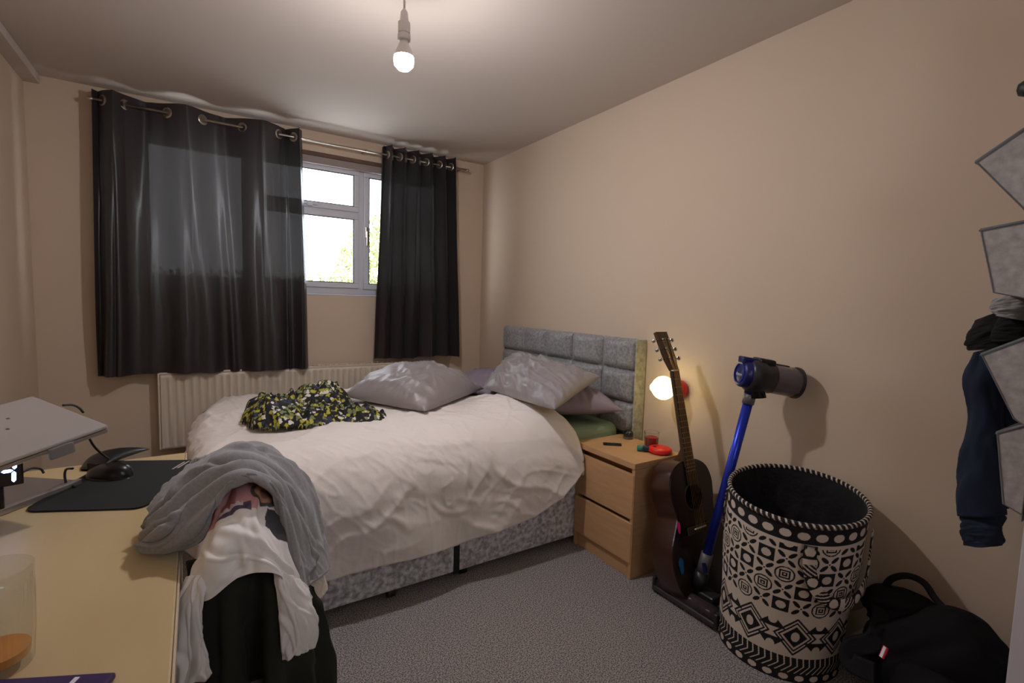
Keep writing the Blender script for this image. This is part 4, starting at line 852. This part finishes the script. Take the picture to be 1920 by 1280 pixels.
# ------------------------------------------------------------------ chair with clothes
ch = empty('desk_chair', 'black desk chair buried under a pile of clothes', 'chair', (-2.0, -2.42, 0)); CO = Vector(ch.location)
def cl(p): return tuple(Vector(p)-CO)
box('backrest', cl((-1.965,-2.56,.50)), cl((-1.915,-2.22,.83)), BLACKP, ch, .02, seg=4)
box('seat', cl((-2.30,-2.62,.42)), cl((-1.86,-2.18,.49)), BLACKP, ch, .03, seg=4)
for y in (-2.50,-2.30): tube('back_post', [cl((-1.90,y,.44)), cl((-1.90,y,.56)), cl((-1.92,y,.70))], .012, BLACKP, ch, 10)
tube('column', [cl((-2.08,-2.40,.06)), cl((-2.08,-2.40,.43))], .025, BLACKP, ch, 16)
for k in range(5):
    a = 2*PI*k/5+.3; p = Vector((-2.08,-2.40,.08)); q = p+Vector((.24*math.cos(a), .24*math.sin(a), -.02)); lg = tube('base_arm', [cl(p), cl(q)], [.02,.014], BLACKP, ch, 8)
    lathe('castor', [(0,-.012),(.026,-.012),(.028,0),(.026,.012),(0,.012)], BLACKP, lg, cl((q.x, q.y, .0285)), (-math.sin(a), math.cos(a), 0), 16)
GREY = mat('grey marl jersey', (150,148,150), .95, noise=(160,.25,(134,132,134)), bump=(200,.25,.002), sheen=.2)
TEE = mat('white printed cotton', (214,206,202), .9, attr='print', bump=(18,.3,.006))
TEE_PLAIN = mat('white cotton', (232,227,224), .9, bump=(18,.3,.006)); GREEN = mat('dark green fleece', (33,36,31), .95, bump=(60,.3,.004))
gtee = empty('t_shirt', 'grey marl t-shirt draped over the top of the desk chair', 't-shirt', (-1.95,-2.45,.8), group='t-shirts on the chair'); GO = np.array(gtee.location)
ctrl = [[(-2.061,-2.260,0.786),(-2.031,-2.240,0.823),(-1.986,-2.240,0.841),(-1.935,-2.240,0.850),(-1.868,-2.240,0.820),(-1.804,-2.250,0.755),(-1.765,-2.270,0.653),(-1.752,-2.300,0.513)],
        [(-2.098,-2.360,0.790),(-2.061,-2.340,0.831),(-2.006,-2.330,0.866),(-1.941,-2.330,0.883),(-1.866,-2.330,0.854),(-1.806,-2.350,0.783),(-1.772,-2.370,0.658),(-1.764,-2.400,0.571)],
        [(-2.112,-2.440,0.788),(-2.082,-2.430,0.829),(-2.025,-2.420,0.871),(-1.950,-2.420,0.888),(-1.872,-2.420,0.852),(-1.821,-2.440,0.770),(-1.796,-2.460,0.668),(-1.784,-2.480,0.598)],
        [(-2.121,-2.467,0.765),(-2.092,-2.480,0.810),(-2.035,-2.480,0.854),(-1.957,-2.480,0.883),(-1.883,-2.480,0.839),(-1.847,-2.510,0.764),(-1.827,-2.530,0.682),(-1.820,-2.550,0.622)],
        [(-2.134,-2.487,0.755),(-2.094,-2.527,0.790),(-2.044,-2.530,0.830),(-1.964,-2.530,0.890),(-1.898,-2.540,0.850),(-1.868,-2.560,0.758),(-1.849,-2.580,0.681),(-1.848,-2.600,0.641)],
        [(-2.128,-2.501,0.745),(-2.084,-2.536,0.760),(-2.033,-2.568,0.800),(-1.997,-2.565,0.854),(-1.950,-2.570,0.885),(-1.898,-2.580,0.840),(-1.877,-2.600,0.727),(-1.863,-2.615,0.651)],
        [(-2.108,-2.510,0.740),(-2.070,-2.523,0.742),(-2.026,-2.563,0.770),(-2.000,-2.550,0.828),(-1.950,-2.550,0.868),(-1.902,-2.560,0.820),(-1.883,-2.580,0.708),(-1.865,-2.590,0.641)]]
n1, n2 = 150, 200
P = grid_from(ctrl, n1, n2); U, V = np.meshgrid(np.linspace(0,1,n1), np.linspace(0,1,n2), indexing='ij'); Nn = normals(P)
if Nn[n1//2, n2//2, 2] < 0: Nn = -Nn
wv = U*38+3.6*vnoise(V*3, U*2, 21, 2); fold = .0075*np.sin(wv)*np.clip(.35+.9*vnoise(U*2, V*3, 22, 1), .15, 1)*np.clip(U*2.2, .3, 1)
fold += creases(U*.5, V*.6, 23, 60, .007, .008, .07, (1.0, 2.1))+.006*vnoise(U*5, V*5, 24, 2)
endv = np.clip((V-.8)*5, 0, 1); fold = fold*(1-.3*endv)
P = P+Nn*fold[..., None]; P[..., 2] = np.where(P[..., 0] < -2.055, np.maximum(P[..., 2], .742), P[..., 2])
surf('grey_cloth', P-GO, GREY, gtee, .005)
hemP = catmull(P[8:n1-6:8, -1], 60); V_, F_ = tube_geo(hemP-GO, .0035, 8); mobj('hem', V_, F_, GREY, gtee)
# white tee
wtee = empty('t_shirt', 'white t-shirt with pink and dark print hanging under the grey one', 't-shirt', (-1.95,-2.58,.7), group='t-shirts on the chair'); WO = np.array(wtee.location)
ctrl = [[(-2.014,-2.500,0.790),(-1.987,-2.490,0.837),(-1.953,-2.490,0.862),(-1.918,-2.490,0.854),(-1.883,-2.500,0.809),(-1.860,-2.520,0.734)],
        [(-2.019,-2.570,0.782),(-1.989,-2.575,0.817),(-1.955,-2.580,0.831),(-1.922,-2.580,0.818),(-1.895,-2.580,0.784),(-1.872,-2.570,0.712)],
        [(-2.035,-2.600,0.758),(-2.002,-2.630,0.788),(-1.961,-2.635,0.791),(-1.924,-2.635,0.776),(-1.893,-2.620,0.740),(-1.866,-2.600,0.679)],
        [(-2.050,-2.620,0.726),(-2.016,-2.650,0.741),(-1.968,-2.655,0.755),(-1.923,-2.660,0.745),(-1.883,-2.640,0.693),(-1.852,-2.610,0.634)],
        [(-2.057,-2.630,0.694),(-2.019,-2.655,0.698),(-1.973,-2.665,0.729),(-1.924,-2.670,0.726),(-1.880,-2.650,0.673),(-1.846,-2.620,0.615)]]
n1, n2 = 190, 190
P = grid_from(ctrl, n1, n2); U, V = np.meshgrid(np.linspace(0,1,n1), np.linspace(0,1,n2), indexing='ij'); Nn = normals(P)
if Nn[n1//2, n2//2, 1] > 0: Nn = -Nn
P += Nn*(creases(U*.3, V*.25, 33, 22, .006, .010, .07, (-.4, .6))+.006*np.sin(V*16+2*vnoise(U*2,V*2,3,1))*np.clip(U-.35,0,1)*1.6+.003*vnoise(U*6,V*6,34,2))[..., None]
base_c = np.array(lin((234,229,226))); col = np.tile(base_c, (n1, n2, 1))
def paint(mask, c): col[mask] = np.array(lin(c))
nz = .03*vnoise(U*9, V*9, 77, 2)
top = U < .29
paint(top & (V < .52), (206,150,148)); paint(top & (V < .52) & (vnoise(U*14, V*14, 5, 2) > .25), (190,112,112))
paint((U > .235) & (U < .30) & (V > .10+(.30-U)*2) & (V < .46), (92,78,102)); paint((U > .225+.012*np.sin(V*110)) & (U < .255) & (V > .15) & (V < .38), (220,206,206))
r_ = np.hypot((U-.16)/.075, (V-.60)/.14); paint((r_ < 1.0), (92,82,86)); paint((r_ < .68), (196,142,112)); paint((r_ < .35) & (vnoise(U*30,V*30,6,1) > 0), (150,100,84))
paint((U > .23+nz*.5) & (U < .44-.4*abs(V-.76)) & (V > .62+nz) & (V < .90), (66,66,72))
paint((U > .03) & (U < .12) & (V > .76), (176,118,96))
surf('tee_front', P-WO, TEE, wtee, .003, col=col)
def sheet(name, ctrl, m, parent, org, n1, n2, seed, amp=.005, ncre=16, thick=.003, folds=None):
    P = grid_from(ctrl, n1, n2); U, V = np.meshgrid(np.linspace(0,1,n1), np.linspace(0,1,n2), indexing='ij'); Nn = normals(P)
    if Nn[n1//2, n2//2, 1] > 0: Nn = -Nn
    d = creases(U*.3, V*.2, seed, ncre, amp, .010, .07, (-.6, .6))+.4*amp*vnoise(U*6, V*6, seed+1, 2)
    if folds: d = d+folds[0]*np.sin(V*folds[1]+1.5*vnoise(U*1.5, V*2, seed+2, 1))*np.clip(U*1.5+.2, 0, 1)
    P = P+Nn*d[..., None]
    return surf(name, P-org, m, parent, thick)
sheet('tee_sleeve', [[(-2.050,-2.620,0.731),(-2.034,-2.640,0.739),(-2.015,-2.650,0.741)],[(-2.065,-2.630,0.691),(-2.047,-2.660,0.700),(-2.029,-2.660,0.698)],
                     [(-2.075,-2.640,0.642),(-2.053,-2.670,0.650),(-2.030,-2.665,0.650)],[(-2.081,-2.650,0.601),(-2.052,-2.680,0.610),(-2.024,-2.670,0.607)],[(-2.086,-2.650,0.544),(-2.055,-2.680,0.567),(-2.017,-2.670,0.565)]], TEE_PLAIN, wtee, WO, 90, 60, 44, .005, 14, folds=(.005, 9))
sheet('tee_sleeve', [[(-1.916,-2.655,0.722),(-1.888,-2.650,0.701),(-1.858,-2.610,0.659)],[(-1.911,-2.660,0.679),(-1.880,-2.660,0.667),(-1.844,-2.620,0.625)],
                     [(-1.906,-2.660,0.625),(-1.876,-2.670,0.620),(-1.836,-2.630,0.583)],[(-1.903,-2.660,0.575),(-1.874,-2.665,0.567),(-1.833,-2.630,0.547)],[(-1.900,-2.650,0.537),(-1.872,-2.655,0.533),(-1.840,-2.630,0.524)]], TEE_PLAIN, wtee, WO, 80, 60, 45, .005, 14, folds=(.004, 8))
ct = empty('cream_top', 'corner of a cream top poking out beneath grey t-shirt', 'top', (-1.80,-2.52,.6)); CTO = np.array(ct.location)
sheet('cream_hem', [[(-1.846,-2.500,0.605),(-1.815,-2.500,0.604),(-1.793,-2.490,0.606)],[(-1.838,-2.530,0.587),(-1.809,-2.520,0.585),(-1.789,-2.510,0.589)],[(-1.831,-2.540,0.561),(-1.807,-2.530,0.562),(-1.788,-2.520,0.573)]], mat('cream cotton', (214,200,184), .9), ct, CTO, 40, 40, 46, .003, 8)
gj = empty('jumper', 'dark green fleece jumper hanging low on the desk chair', 'jumper', (-1.92,-2.56,.5)); JG = np.array(gj.location)
sheet('fleece_front', [[(-2.051,-2.580,0.742),(-2.002,-2.600,0.749),(-1.954,-2.610,0.746),(-1.906,-2.600,0.723),(-1.859,-2.580,0.661),(-1.822,-2.540,0.600)],
                       [(-2.043,-2.600,0.678),(-2.002,-2.635,0.694),(-1.958,-2.620,0.673),(-1.912,-2.640,0.669),(-1.858,-2.600,0.619),(-1.813,-2.550,0.559)],
                       [(-2.038,-2.610,0.599),(-1.999,-2.645,0.607),(-1.956,-2.610,0.569),(-1.909,-2.650,0.576),(-1.848,-2.600,0.528),(-1.800,-2.550,0.486)],
                       [(-2.042,-2.610,0.496),(-1.999,-2.650,0.506),(-1.953,-2.610,0.457),(-1.906,-2.650,0.465),(-1.843,-2.600,0.414),(-1.786,-2.550,0.379)],
                       [(-2.051,-2.610,0.394),(-2.001,-2.640,0.383),(-1.955,-2.610,0.334),(-1.901,-2.640,0.343),(-1.838,-2.600,0.290),(-1.798,-2.550,0.255)]], GREEN, gj, JG, 110, 120, 50, .004, 14, .006, folds=(.010, 26))

# ------------------------------------------------------------------ patterned garment on the bed
PAT = bpy.data.materials.new('dark floral dot print'); PAT.use_nodes = True; nt = PAT.node_tree; N = nt.nodes; Lk = nt.links; b = N['Principled BSDF']; b.inputs['Roughness'].default_value = .75
tc = N.new('ShaderNodeTexCoord'); vo = N.new('ShaderNodeTexVoronoi'); vo.inputs['Scale'].default_value = 50; vo.inputs['Randomness'].default_value = 1.0; dn = N.new('ShaderNodeTexNoise'); dn.inputs['Scale'].default_value = 45; Lk.new(tc.outputs['Object'], dn.inputs['Vector']); vm = N.new('ShaderNodeVectorMath'); vm.operation = 'MULTIPLY_ADD'; vm.inputs[1].default_value = (.03,.03,.03); Lk.new(dn.outputs['Color'], vm.inputs[0]); Lk.new(tc.outputs['Object'], vm.inputs[2]); Lk.new(vm.outputs[0], vo.inputs['Vector'])
r1 = N.new('ShaderNodeValToRGB'); r1.color_ramp.interpolation = 'CONSTANT'; e = r1.color_ramp.elements; e[0].position = 0; e[0].color = (*lin((222,214,200)), 1); e[1].position = .16; e[1].color = (*lin((176,170,56)), 1)
for p_, c_ in ((.46,(124,132,84)),(.68,(52,54,76)),(.80,(22,20,28))): q_ = e.new(p_); q_.color = (*lin(c_), 1)
sp2 = N.new('ShaderNodeSeparateColor'); Lk.new(vo.outputs['Color'], sp2.inputs[0]); Lk.new(sp2.outputs[0], r1.inputs['Fac'])
r3 = N.new('ShaderNodeValToRGB'); r3.color_ramp.elements[0].position = .50; r3.color_ramp.elements[1].position = .56; r3.color_ramp.elements[0].color = (1,1,1,1); r3.color_ramp.elements[1].color = (0,0,0,1); Lk.new(vo.outputs['Distance'], r3.inputs['Fac'])
mx = N.new('ShaderNodeMixRGB'); mx.inputs[1].default_value = (*lin((20,18,24)), 1); Lk.new(r3.outputs[0], mx.inputs[0]); Lk.new(r1.outputs[0], mx.inputs[2]); Lk.new(mx.outputs[0], b.inputs['Base Color'])
GX0, GX1, GY0, GY1 = -1.98, -1.20, -1.52, -.68; n1, n2 = 230, 230
X, Y = np.meshgrid(np.linspace(GX0, GX1, n1), np.linspace(GY0, GY1, n2), indexing='ij')
lumps = [(-1.73,-1.17,.145,.19,.135,.0), (-1.50,-1.03,.17,.15,.15,.4), (-1.40,-1.28,.17,.10,.055,-.5), (-1.58,-1.25,.18,.14,.085,.0)]
h = np.zeros_like(X)
for cx, cy, ra, rb, hh_, an in lumps:
    c, s = math.cos(an), math.sin(an); u = ((X-cx)*c+(Y-cy)*s)/ra; v = (-(X-cx)*s+(Y-cy)*c)/rb; r = (u*u+v*v)*(1+.25*vnoise(X*7, Y*7, 60, 2))
    h = np.maximum(h, hh_*np.sqrt(np.clip(1-r, 0, 1)))
ins = h > 0
h2_ = h+np.where(h > .01, creases(X, Y, 61, 160, .020, .010, .05)+.012*vnoise(X*18, Y*18, 62, 2), 0)*np.clip(h/.05, 0, 1)
zb_ = .650+0*X
Pm = np.stack([X+.012*vnoise(X*14,Y*14,63,1), Y+.012*vnoise(X*14,Y*14,64,1), zb_+np.maximum(h2_, .004)], -1)
idx = -np.ones(X.shape, int); idx[ins] = np.arange(ins.sum()); F = []
for i in range(n1-1):
    for j in range(n2-1):
        q = (idx[i,j], idx[i+1,j], idx[i+1,j+1], idx[i,j+1])
        if min(q) >= 0: F.append(q)
go = np.array([-1.6,-1.15,.67]); pg = mobj('patterned_garment', Pm[ins]-go, F, PAT); pg.location = go
m_ = pg.modifiers.new('t', 'SOLIDIFY'); m_.thickness = .004; m_.offset = -1
tag(pg, 'crumpled black garment printed with yellow and white dots on the duvet', 'clothing')
